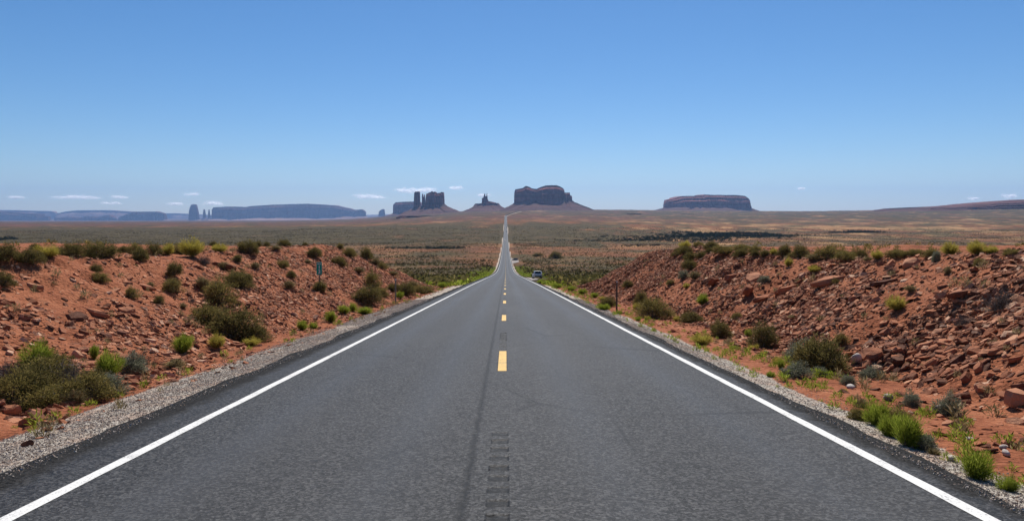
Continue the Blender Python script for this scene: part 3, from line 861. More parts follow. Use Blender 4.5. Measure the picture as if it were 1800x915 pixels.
def shrub_meshes(kind, seed, dens=1.0):
    """unit shrub: about 1 wide and 1 high, standing on z = 0"""
    r = np.random.default_rng(seed)
    res = {}
    lob = r.uniform(0, 6.28, 6)
    def radius(az, el):
        return 1 + .17 * np.sin(3 * az + lob[0]) * np.cos(el) + .13 * np.sin(5 * az + lob[1] + 3 * el) + .10 * np.sin(9 * az + lob[2] + 5 * el) + .08 * np.sin(7 * el + lob[3])
    if kind in ('sage', 'oliv', 'gry'):
        n = int({'sage': 6500, 'oliv': 6000, 'gry': 5000}[kind] * dens)
        nc = 80
        # leaf sprays gathered into clumps at the ends of branches
        caz = r.uniform(0, 2 * np.pi, nc); cel = np.arcsin(r.uniform(-.05, 1, nc))
        cr = (.60 + .36 * r.uniform(0, 1, nc) ** .6) * radius(caz, cel)
        C = np.stack([.44 * cr * np.cos(cel) * np.cos(caz), .44 * cr * np.cos(cel) * np.sin(caz), .12 + .76 * cr * np.sin(np.maximum(cel, 0))], -1)
        k = r.integers(0, nc, n)
        P = C[k] + r.normal(0, 1, (n, 3)) * np.array([.070, .070, .085])
        P[:, 2] = np.maximum(P[:, 2], .01)
        out = P - np.array([0, 0, .25]); out /= np.maximum(np.linalg.norm(out, axis=1, keepdims=True), .05)
        Dv = out * .8 + np.array([0, 0, .55]) + r.normal(0, .55, (n, 3))
        ln = r.uniform(.035, .095, n); wd = r.uniform(.009, .019, n) * (1.2 if kind == 'gry' else 1)
        V, F = blades(P, Dv, ln, wd, r, .15)
        res['foliage'] = (V, F)
        m = nc
        B = r.normal(0, .035, (m, 3)) * np.array([1, 1, 0])
        d = C - B
        Vs, Fs = blades(B, d, np.linalg.norm(d, axis=1) * 1.05, np.full(m, .022), r)
        B2 = np.repeat(C, 5, 0) * r.uniform(.5, .95, (m * 5, 1)); d2 = r.normal(0, 1, (m * 5, 3)) + np.array([0, 0, .7])
        d2[:, 2] += .5
        V2, F2 = blades(B2, d2 + .6 * np.repeat(C, 5, 0), r.uniform(.12, .34, m * 5), np.full(m * 5, .008), r, .1)
        res['stems'] = (np.concatenate([Vs, V2]), np.concatenate([Fs, F2 + len(Vs)]))
    elif kind in ('rab', 'yel', 'straw'):
        n = int({'rab': 5200, 'yel': 4600, 'straw': 2600}[kind] * dens)
        nc = 30 if kind != 'straw' else 16
        caz = r.uniform(0, 2 * np.pi, nc); cl = np.sqrt(r.uniform(0, 1, nc)) * (.95 if kind != 'straw' else 1.0)
        lean = cl * (1.12 if kind != 'straw' else 1.0)
        k = r.integers(0, nc, n)
        az = caz[k] + r.normal(0, .22, n); le = np.clip(lean[k] + r.normal(0, .15, n), 0, 1.4)
        h = radius(az, 1.2 - le) * (1 - .10 * le ** 2)
        d = np.stack([np.sin(le) * np.cos(az) * .54, np.sin(le) * np.sin(az) * .54, np.cos(le * .88)], -1) * h[:, None] * .92
        t = r.uniform(.12, .80, n) ** .8 if kind != 'straw' else r.uniform(0, .35, n)
        P = d * t[:, None] + r.normal(0, .03, (n, 3)); P[:, 2] = np.maximum(P[:, 2], 0)
        ln = (r.uniform(.09, .21, n) if kind != 'straw' else r.uniform(.35, .7, n))
        ln = np.minimum(ln, 1.12 - t)
        V, F = blades(P, d + r.normal(0, .16, (n, 3)), ln, r.uniform(.0045, .010, n) * (.8 if kind == 'straw' else 1), r, .10 if kind != 'straw' else .35)
        res['foliage'] = (V, F)
        m = 70
        az = r.uniform(0, 6.28, m); le = np.sqrt(r.uniform(0, 1, m)) * .7
        d = np.stack([np.sin(le) * np.cos(az) * .6, np.sin(le) * np.sin(az) * .6, np.cos(le)], -1)
        res['stems'] = blades(r.normal(0, .02, (m, 3)) * np.array([1, 1, 0]), d, r.uniform(.3, .6, m), np.full(m, .012), r)
        if kind == 'yel':
            i = r.integers(0, n, 170)
            tip = P[i] + (d[0] * 0) + np.stack([np.zeros(170), np.zeros(170), ln[i]], -1) * .8
            q = tip.repeat(4, 0) + r.normal(0, .012, (680, 3))
            res['flowers'] = blades(q, r.normal(0, 1, (680, 3)) + np.array([0, 0, .8]), r.uniform(.015, .03, 680), np.full(680, .016), r)
    else:
        m = 240
        az = r.uniform(0, 6.28, m); el = np.arcsin(r.uniform(.05, 1, m))
        d = np.stack([np.cos(el) * np.cos(az) * .5, np.cos(el) * np.sin(az) * .5, np.sin(el) * .95], -1) * radius(az, el)[:, None]
        V1, F1 = blades(r.normal(0, .03, (m, 3)) * np.array([1, 1, 0]), d, np.linalg.norm(d, axis=1) * r.uniform(.6, 1, m), np.full(m, .012), r, .1)
        n = 1500
        i = r.integers(0, m, n)
        P = d[i] * r.uniform(.3, .95, (n, 1))
        V2, F2 = blades(P, d[i] + r.normal(0, .45, (n, 3)), r.uniform(.08, .2, n), np.full(n, .007), r, .2)
        res['foliage'] = (np.concatenate([V1, V2]), np.concatenate([F1, F2 + len(V1)]))
    return res

SHRUB = {}
for ki, kind in enumerate(LEAF):
    for v in range(3):
        parts = {}
        for pn, (V, F) in shrub_meshes(kind, 900 + 17 * ki + v).items():
            pn2 = 'twigs' if (kind == 'dead') else pn
            me = np_mesh(pn2, V, F, np.full(len(F), 5), False)
            me.materials.append(LEAF[kind] if pn == 'foliage' else (M_flower if pn == 'flowers' else M_stem))
            parts[pn2] = me
        SHRUB[kind, v] = parts

KIND = {  # how a shrub of each kind looks
 'sage': ('dark olive sagebrush', 'sagebrush'), 'oliv': ('brownish olive shrub', 'shrub'), 'rab': ('bright green rabbitbrush', 'rabbitbrush'),
 'yel': ('yellow green rabbitbrush', 'rabbitbrush'), 'straw': ('straw coloured grass clump', 'grass clump'), 'gry': ('grey green sage tuft', 'sage tuft'),
 'dead': ('bare grey twiggy bush', 'dry bush')}
NAME = {'sage': 'sagebrush', 'oliv': 'shrub', 'rab': 'rabbitbrush', 'yel': 'rabbitbrush', 'straw': 'grass_clump', 'gry': 'sage_tuft', 'dead': 'dry_bush'}
# px of centre, py of base, width, height (1800 px wide picture), kind
SH = '''
15 456 42 30 sage;55 462 42 27 sage;87 451 44 23 yel;107 444 26 15 straw;130 452 44 28 sage;178 451 52 29 sage;65 438 18 11 sage;220 443 20 12 sage
240 446 25 20 oliv;248 457 29 22 sage;274 449 28 23 sage;297 447 26 21 yel;340 451 48 34 yel;387 443 32 17 yel;438 445 34 25 sage;358 464 30 20 dead;394 473 22 19 straw
417 460 16 15 sage;170 477 20 15 sage;177 494 28 19 oliv;306 483 25 25 sage;6 501 36 26 sage;376 430 12 9 sage;454 430 15 11 sage;470 429 13 9 sage;501 430 22 13 sage;320 446 30 20 oliv
537 426 10 7 sage;598 437 12 11 oliv;426 430 20 12 straw;485 439 22 11 straw;554 451 24 18 sage;596 467 26 19 sage;448 472 20 16 straw;497 469 20 14 oliv
420 501 42 29 sage;387 534 52 47 oliv;354 509 28 31 straw;416 504 46 30 sage;365 566 56 34 oliv;405 592 84 56 sage;446 597 52 32 sage;507 507 24 20 straw;511 488 15 14 sage
560 513 26 21 sage;655 506 26 30 oliv;645 533 50 32 sage;614 451 24 17 oliv;643 456 24 21 sage;630 480 20 15 straw;660 462 22 16 straw;672 470 18 12 oliv;690 478 20 12 straw
529 580 25 20 rab;549 577 20 14 rab;580 566 26 22 rab;602 552 28 18 rab;619 547 19 17 rab;640 552 38 15 rab;702 526 20 16 rab;712 519 32 23 sage;742 516 42 17 oliv
778 505 26 11 rab;808 498 22 9 rab;812 488 32 12 oliv;320 619 46 36 rab;305 645 40 22 straw;378 611 34 29 yel;440 606 38 17 yel;188 661 56 50 rab;227 652 48 37 gry
162 629 20 27 rab;231 523 20 21 oliv;278 532 17 16 sage;302 512 32 25 oliv;265 504 16 13 straw;336 530 12 11 dead;320 540 16 12 straw
60 650 68 56 rab;45 692 86 58 sage;112 682 84 54 dead;18 708 74 58 oliv;92 711 84 47 oliv;150 698 72 52 oliv;186 692 52 40 gry;70 668 80 52 oliv;128 706 50 36 straw;36 716 44 34 straw;78 716 46 30 yel;168 672 34 30 oliv;98 655 44 40 oliv;8 672 50 50 dead
770 492 26 13 oliv;752 500 30 14 straw;668 520 26 18 oliv;690 512 24 16 sage;724 505 26 16 straw;540 462 14 9 straw
1196 450 26 18 sage;1207 447 24 15 sage;1213 458 21 16 sage;1215 473 25 18 sage;1203 490 18 15 gry;1224 491 24 20 straw;1205 434 28 16 yel;1228 432 20 10 oliv
1251 438 25 15 sage;1235 454 19 14 sage;1249 445 13 10 sage;1274 447 36 16 oliv;1304 451 28 17 sage;1304 441 32 13 oliv;1330 450 15 12 sage;1348 450 19 13 sage;1331 443 24 12 oliv
1362 448 15 13 yel;1380 449 24 21 sage;1409 454 34 24 sage;1433 457 29 15 straw;1462 455 52 25 oliv;1389 469 17 18 yel;1434 478 24 14 yel;1347 496 20 13 gry
1237 536 25 21 rab;1209 507 15 11 yel;1515 453 28 18 sage;1546 456 24 18 yel;1580 451 36 15 oliv;1612 449 32 13 oliv;1640 451 26 15 oliv;1674 448 34 25 yel
1722 447 38 27 yel;1748 446 26 17 yel;1727 468 16 17 oliv;1651 460 14 21 gry;1672 483 16 21 straw;1785 448 28 13 oliv;1490 456 34 16 oliv;1530 458 22 10 straw
1582 546 38 29 yel;1768 549 60 46 dead;1702 576 30 27 dead;1607 513 22 16 straw;1573 481 22 17 dead;1415 642 52 46 gry;1458 654 76 62 sage;1436 650 60 56 oliv;1488 604 24 20 oliv
1408 663 46 29 gry;1380 649 18 20 rab;1452 662 26 19 gry;1543 666 38 25 gry;1502 677 26 21 gry;1347 611 46 45 sage;1321 593 18 17 rab;1272 593 36 33 sage;1238 606 44 23 yel
1217 567 36 21 sage;1150 559 56 37 oliv;1129 536 26 25 sage;1121 544 18 13 yel;1069 539 30 20 sage;1062 545 30 13 rab;980 506 26 9 rab;1005 511 24 10 rab;1024 517 22 11 rab
1123 564 14 9 rab;1139 562 11 9 yel;1192 565 14 12 yel;1552 748 58 47 rab;1612 786 68 63 rab;1580 768 54 46 rab;1598 750 44 36 oliv;1644 792 36 34 gry;1520 738 34 26 oliv;1660 800 26 20 straw;1575 735 30 22 straw;1527 716 30 25 straw;1683 731 42 43 gry;1617 715 28 27 gry
1593 697 20 15 dead;1711 758 22 21 straw;1740 843 72 58 rab;1796 864 46 34 rab;1363 663 22 13 rab;1046 523 20 10 rab;1060 528 18 9 yel;1375 640 26 16 yel;1330 615 22 12 yel
1090 552 16 8 rab;1440 668 14 8 rab;1295 612 16 9 straw;1105 505 18 12 sage;1180 500 14 10 oliv;1300 560 18 12 oliv;1400 560 20 10 straw;1650 640 20 12 straw
1000 497 20 8 oliv;965 492 22 9 oliv;950 490 16 6 rab;1030 500 16 9 sage;1470 500 20 12 oliv'''
items = []
for line in SH.strip().split('\n'):
    for e in line.split(';'):
        if e.strip():
            q = e.split()
            items.append([float(v) for v in q[:4]] + [q[4]])

def zone_of(x, y):
    _, a, foot, crest = bank_params(np.array([x]), np.array([y]))
    q = (a[0] - foot[0]) / (crest[0] - foot[0])
    return 0 if q < .12 else (1 if q < .86 else 2)
rs = np.random.default_rng(77)
placed = []
for px, py, wpx, hpx, kind in items:
    x, y, z = hit(px, py, 62 if (px < 700 or px > 1150) else 110)
    placed.append(dict(px=px, x=x, y=y, z=z, w=wpx * y / FPX, h=hpx * y / FPX, kind=kind, zone=zone_of(x, y), wpx=wpx))
ZN = {(0, 0): 'at the left road edge', (1, 0): 'on the left bank slope', (2, 0): 'on the left bank top',
      (0, 1): 'at the right road edge', (1, 1): 'on the right bank slope', (2, 1): 'on the right bank top'}
SPAN = {0: [(-99, 140, 'near left picture edge'), (140, 420, 'left of mile sign'), (420, 600, 'around the mile sign'), (600, 900, 'before the valley')],
        1: [(900, 1120, 'beside the roadside post'), (1120, 1320, 'just past the post'), (1320, 1480, 'in mid bank'), (1480, 1640, 'farther right'), (1640, 1900, 'near right picture edge')]}
ORD = ['first', 'second', 'third', 'fourth', 'fifth', 'sixth', 'seventh', 'eighth', 'ninth', 'tenth', 'eleventh', 'twelfth']
fam = {}
for p in placed:
    sd = 0 if p['px'] < 890 else 1
    p['sd'] = sd
    p['span'] = next(s for s in SPAN[sd] if s[0] <= p['px'] < s[1])[2]
    fam.setdefault((p['kind'], p['zone'], sd, p['span']), []).append(p)
for key, ls in fam.items():
    ls.sort(key=lambda p: p['px'])
    for i, p in enumerate(ls):
        base = f"{KIND[p['kind']][0]} {ZN[p['zone'], p['sd']]}, {p['span']}"
        if len(ls) > 1:
            base += ', ' + (ORD[i] + ' from left')
        p['label'] = base

first = {}
for i, p in enumerate(placed):
    kind, v = p['kind'], i % 3
    o = empty(NAME[kind], (p['x'], p['y'], p['z'] - .03), float(rs.uniform(0, 6.28)), p['label'], KIND[kind][1], f"{KIND[kind][0]} plants on the road banks")
    o.scale = (p['w'] * 1.12, p['w'] * 1.12, p['h'] * 1.06)
    for pn, me in SHRUB[kind, v].items():
        c = bpy.data.objects.new(pn, me); COL.objects.link(c); c.parent = o

# ------------------------------------------------------------------ low scrub that nobody could count
def scrub(name, X, Y, size, hgt, mat, label, seed, nb=16, up=.55, Z=None):
    r = np.random.default_rng(seed)
    n = len(X)
    Z = H(X, Y) if Z is None else Z
    az = r.uniform(0, 6.28, (n, nb)); q = np.sqrt(r.uniform(0, 1, (n, nb)))
    el = r.uniform(0, 1, (n, nb))
    lx = q * np.cos(az) * .42 * np.sqrt(1 - .7 * el); ly = q * np.sin(az) * .42 * np.sqrt(1 - .7 * el); lz = el * .72
    P = np.stack([X[:, None] + lx * size[:, None], Y[:, None] + ly * size[:, None], Z[:, None] + lz * hgt[:, None] - .02], -1).reshape(-1, 3)
    D = np.stack([lx, ly, np.full_like(lx, up * .5)], -1).reshape(-1, 3) + r.normal(0, .22, (n * nb, 3))
    s = np.repeat(hgt, nb)
    V, F = blades(P, D, s * r.uniform(.28, .5, n * nb), np.repeat(size, nb) * r.uniform(.12, .24, n * nb) * (16 / nb) ** .9, r, .1)
    me = np_mesh(name, V, F, np.full(len(F), 5), False)
    return tag(link_mesh(name, me, mat), label, None, None, 'stuff')

def scatter_valley(n, y0, y1, seed, veg_bias):
    r = np.random.default_rng(seed)
    Y = y0 * (y1 / y0) ** r.uniform(0, 1, n)
    X = r.uniform(-.78, .78, n) * Y
    keep = np.abs(X - xr(Y)) > 6.0 + .004 * Y
    cl = .5 + .9 * fbm(X / 38, Y / 60, 201, 3) + .5 * fbm(X / 9, Y / 9, 207, 2)
    band = np.interp(np.log(Y), np.log([90, 200, 400, 560, 720, 850, 1000, 1700, 2600]), [.9, .85, .7, .5, .22, .3, .9, .9, .3])
    band = np.where(X > .10 * Y, np.maximum(band * .8, .3), band)
    keep &= r.uniform(0, 1, n) < np.clip(cl * band * veg_bias, .03, 1)
    keep &= ~((np.abs(X - 7.5) < 4.5) & (np.abs(Y - 560) < 110)) & ~((np.abs(X - 6.5) < 3.5) & (np.abs(Y - 160) < 40))
    return X[keep], Y[keep], r
M_far = mat_leaf('far_scrub_leaf', [(0, (.028, .024, .008)), (.5, (.062, .051, .017)), (1, (.125, .095, .036))], .3)
def low_scrub():
    X, Y, r = scatter_valley(52000, 82, 2300, 61, 1.0)
    s = np.maximum(r.uniform(.45, 1.7, len(X)) ** 1.2, .0011 * Y)
    scrub('desert_scrub', X, Y, s, s * r.uniform(.45, .75, len(X)), LEAF['sage'], 'dark sagebrush scattered over the valley floor', 62, 13)
    X, Y, r = scatter_valley(230000, 200, 1900, 69, 1.15)
    k = r.uniform(0, 1, len(X)) < np.clip((Y / 800) ** 1.6, .06, 1)
    X, Y = X[k], Y[k]
    s = np.maximum(r.uniform(.7, 1.9, len(X)), .0010 * Y)
    scrub('desert_scrub', X, Y, s, s * r.uniform(.5, .8, len(X)), M_far, 'countless dark shrubs dotting the plain as far as the red flats', 70, 6)
    X, Y, r = scatter_valley(16000, 82, 900, 63, 1.0)
    s = r.uniform(.4, 1.3, len(X))
    scrub('desert_scrub', X, Y, s, s * r.uniform(.45, .8, len(X)), LEAF['oliv'], 'olive brown brush scattered over the valley floor', 64, 13)
    X, Y, r = scatter_valley(9000, 82, 700, 65, .9)
    s = r.uniform(.35, .9, len(X))
    scrub('dry_grass', X, Y, s, s * r.uniform(.5, .9, len(X)), LEAF['straw'], 'pale dry grass tufts between the valley shrubs', 66, 12)
    # greener growth along the road where rain runs off
    r = np.random.default_rng(67)
    n = 2600
    Y = 82 * (420 / 82) ** r.uniform(0, 1, n); a = 5.4 + 9 * r.uniform(0, 1, n) ** 1.6
    X = np.where(r.uniform(0, 1, n) < .5, -a, a)
    k = ~((np.abs(X - 6.5) < 3.2) & (np.abs(Y - 160) < 40))
    X, Y = X[k], Y[k]; s = r.uniform(.4, 1.1, len(X))
    scrub('roadside_weeds', X, Y, s, s * r.uniform(.5, .8, len(X)), LEAF['rab'], 'green weeds lining the road in the valley', 68, 13)
    # bank tops behind the named shrubs
    n = 900
    Y = r.uniform(24, 66, n); a = r.uniform(15, 50, n); X = np.where(r.uniform(0, 1, n) < .45, -a, a)
    k = (np.abs(X) / Y < .8) & (a > np.where(X < 0, 17 + (Y - 24) * .12, 16)) & (r.uniform(0, 1, n) < np.clip(.35 + fbm(X / 6, Y / 6, 211, 2), .1, 1))
    X, Y = X[k], Y[k]; s = r.uniform(.25, .75, len(X))
    scrub('bank_top_scrub', X, Y, s, s * r.uniform(.5, .8, len(X)), LEAF['oliv'], 'low olive scrub on the flat bank tops', 70, 44)
    # small dry tufts between the stones
    n = 520
    Y = 7 * np.exp(r.uniform(0, 1, n) * math.log(70 / 7)); a = r.uniform(5.3, 14.5, n); X = np.where(r.uniform(0, 1, n) < .5, -a, a)
    s = np.maximum(r.uniform(.10, .30, n), .004 * Y)
    scrub('dry_grass', X, Y, s, s * r.uniform(.7, 1.1, n), LEAF['straw'], 'small dry tufts growing between the stones of both banks', 72, 60, .9)
    n = 420
    Y = 5.5 * np.exp(r.uniform(0, 1, n) * math.log(80 / 5.5))
    X = np.where(r.uniform(0, 1, n) < .88, r.uniform(4.5, 6.3, n), -r.uniform(5.6, 6.6, n))
    s = np.maximum(r.uniform(.08, .26, n), .004 * Y)
    scrub('roadside_weeds', X, Y, s, s * r.uniform(.6, 1.0, n), LEAF['rab'], 'small green weeds sprouting at the gravel edges', 74, 60, .9)
low_scrub()

M_tree = mat_leaf('dark_tree_leaf', [(0, (.014, .019, .010)), (.5, (.030, .040, .020)), (1, (.060, .070, .036))], .15)
def grove(px0, D0, px1, D1, n, wid, hmin, hmax, label, seed, taper=True):
    r = np.random.default_rng(seed)
    t = r.uniform(0, 1, n)
    D = D0 + (D1 - D0) * t; px = px0 + (px1 - px0) * t
    env = np.sin(np.pi * np.clip(t, .02, .98)) ** .6 if taper else np.ones(n)
    Y = D + r.normal(0, 1, n) * wid * env * .5
    X = x_at(px, D) + r.normal(0, wid * .3, n)
    cl = np.clip(.5 + 1.1 * fbm(px / 9, D / 60, seed, 3), 0, 1)
    k = r.uniform(0, 1, n) < np.clip(cl * 1.6, .04, 1)
    X, Y, env, cl = X[k], Y[k], env[k], cl[k]; n = len(X)
    hh = r.uniform(hmin, hmax, n) * (.5 + .5 * env) * (.45 + .7 * cl)
    return scrub('treeline', X, Y, hh * r.uniform(1.3, 2.4, n), hh, M_tree, label, seed + 1, 44)
grove(1055, 1180, 1375, 1480, 1500, 130, 2.0, 5.0, 'dark green band of low trees crossing the plain behind the right bank', 81)
grove(1200, 1330, 1350, 1480, 1100, 150, 3, 6.0, 'denser taller stretch of dark trees at the right end of the band', 83)
grove(668, 905, 815, 940, 260, 26, 1.0, 2.8, 'thin dark line of bushes crossing the plain left of the road', 85, False)
grove(1462, 1650, 1560, 1700, 420, 40, 2.5, 5, 'small dark strip of trees far out on the right plain', 87)
grove(1060, 930, 1180, 950, 120, 14, 1.2, 2.6, 'thin hedge like line of dark brush right of the road', 89, False)
grove(-8, 1200, 28, 1230, 40, 16, 3, 7, 'little cluster of dark trees at the far left edge of the plain', 91)
grove(740, 620, 775, 640, 26, 10, 1, 2.4, 'dark brush patch on red soil left of the road', 93)

def lone_bush(px, py, wpx, hpx, label, v):
    D = 480
    x, y, z = hit(px, py, 900)
    o = empty('bush', (x, y, z - .1), 1.0, label, 'bush')
    o.scale = (wpx * y / FPX, wpx * y / FPX, hpx * y / FPX)
    for pn, me in SHRUB['sage', v].items():
        c = bpy.data.objects.new(pn, me); COL.objects.link(c); c.parent = o
lone_bush(977, 454, 26, 13, 'big round dark bush standing alone on the plain beyond the white car', 0)
lone_bush(945, 450, 20, 6, 'low dark bush left of the big round one on the plain', 1)

# ------------------------------------------------------------------ roadside posts and the mile sign
M_steel = MT('galvanised_steel'); M_steel = M_steel.principled(M_steel.mix(M_steel.noise(14, 4), (.17, .155, .14), (.30, .28, .26)), .55, .4, None, .5)
M_rust = MT('weathered_post'); M_rust = M_rust.principled(M_rust.mix(M_rust.noise(9, 4), (.075, .055, .045), (.17, .14, .12)), .75, .3)
M_sign = simple('green_sign_sheeting', (.006, .30, .215), .8, .1)
M_signw = simple('white_sign_sheeting', (.72, .74, .74), .5, .4)
M_refl = simple('reflector', (.62, .62, .60), .3, .5)

def channel_post(h, wd=.07, bury=.35):
    """U-channel steel post with its flanges"""
    mb = MB(); t = .006; d = .035
    pts = [(-wd / 2, 0), (-wd / 2 + .016, 0), (-wd / 2 + .020, d - t), (wd / 2 - .020, d - t), (wd / 2 - .016, 0), (wd / 2, 0), (wd / 2, t), (wd / 2 - .012, t), (wd / 2 - .016, d), (-wd / 2 + .016, d), (-wd / 2 + .012, t), (-wd / 2, t)]
    mb.prism(pts, lambda p: (p[0], p[1], -bury), lambda p: (p[0], p[1], h))
    return mb

def text_mesh(name, body, size, loc, parent, mat):
    cu = bpy.data.curves.new('txt', 'FONT'); cu.body = body; cu.size = size; cu.align_x = 'CENTER'; cu.extrude = .0015; cu.offset = size * .018
    t = bpy.data.objects.new('txt', cu); COL.objects.link(t)
    bpy.context.view_layer.update()
    me = bpy.data.meshes.new_from_object(t.evaluated_get(bpy.context.evaluated_depsgraph_get()))
    bpy.data.objects.remove(t); me.name = name
    o = link_mesh(name, me, mat, parent)
    o.location = loc; o.rotation_euler = (math.pi / 2, 0, 0)
    return o

def mile_sign():
    D = 36.0
    x = float(x_at(561, D)); zg = float(H(np.array([x]), np.array([D]))[0])
    ztop, zbot = float(z_at(459.8, D)), float(z_at(482.2, D))
    s = empty('mile_sign', (x, D, zg), R(2), 'narrow green mile marker sign reading MILE 13 on a thin steel post', 'road sign')
    channel_post(ztop - zg - .04, .055).build('post', M_steel, s)
    wd, hh = .275, ztop - zbot
    mb = MB(); c = .03
    def rr(w2, h2, rad):
        P = []
        for cx, cz, a0 in ((w2 - rad, h2 - rad, 0), (-w2 + rad, h2 - rad, 90), (-w2 + rad, -h2 + rad, 180), (w2 - rad, -h2 + rad, 270)):
            P += [(cx + rad * math.cos(R(a0 + k * 22.5)), cz + rad * math.sin(R(a0 + k * 22.5))) for k in range(5)]
        return P
    zc = (ztop + zbot) / 2 - zg
    mb.prism(rr(wd / 2, hh / 2, c), lambda p: (p[0], -.010, zc + p[1]), lambda p: (p[0], -.007, zc + p[1]))
    pn = mb.build('sign_panel', M_sign, s)
    o_, i_ = rr(wd / 2 - .006, hh / 2 - .006, c - .006), rr(wd / 2 - .013, hh / 2 - .013, c - .012)
    mb = MB(); n = len(o_)
    mb.add([(p[0], -.0125, zc + p[1]) for p in o_] + [(p[0], -.0125, zc + p[1]) for p in i_], [(k, (k + 1) % n, n + (k + 1) % n, n + k) for k in range(n)])
    mb.build('border', M_signw, pn)
    text_mesh('lettering', 'MILE', .092, (0, -.0125, zc + hh * .305), pn, M_signw)
    text_mesh('lettering', '1', .245, (0, -.0125, zc - hh * .045), pn, M_signw)
    text_mesh('lettering', '3', .245, (0, -.0125, zc - hh * .385), pn, M_signw)
mile_sign()

def delineator(px, py, dmax, h, label, mat, tilt):
    x, y, z = hit(px, py, dmax)
    s = empty('delineator_post', (x, y, z), 0, label, 'roadside post', 'roadside delineator posts')
    s.rotation_euler = (R(1), R(tilt), R(8))
    channel_post(h, .078).build('post', mat, s)
    mb = MB(); mb.cyl((0, -.010, h - .055), .034, .012, 'y', 18)
    mb.build('reflector', M_refl, s)
    mb = MB(); mb.box((0, -.002, h - .055), (.078, .005, .10))
    mb.build('reflector_plate', M_steel, s)
delineator(694.5, 534, 60, 1.42, 'grey steel post at the gravel edge left of the road', M_steel, .5)
delineator(1085.5, 546, 60, 1.42, 'brown steel post in the weeds right of the road', M_rust, -.4)

# ------------------------------------------------------------------ vehicles
M_tyre = simple('tyre_rubber', (.018, .018, .019), .85, .2)
M_rim = simple('alloy_rim', (.45, .45, .46), .35, .5, .8)
M_glass = simple('dark_car_glass', (.012, .014, .016), .08, .6)
M_tail = simple('red_tail_light', (.30, .012, .012), .25, .5)
M_head = simple('headlight', (.65, .66, .68), .15, .6)
M_trim = simple('black_trim', (.022, .022, .024), .6, .3)
M_plate = simple('number_plate', (.55, .56, .52), .5, .3)
def paint(name, c): return simple(name, c, .32, .5, 0.0, Coat_Weight=.6, Coat_Roughness=.06)

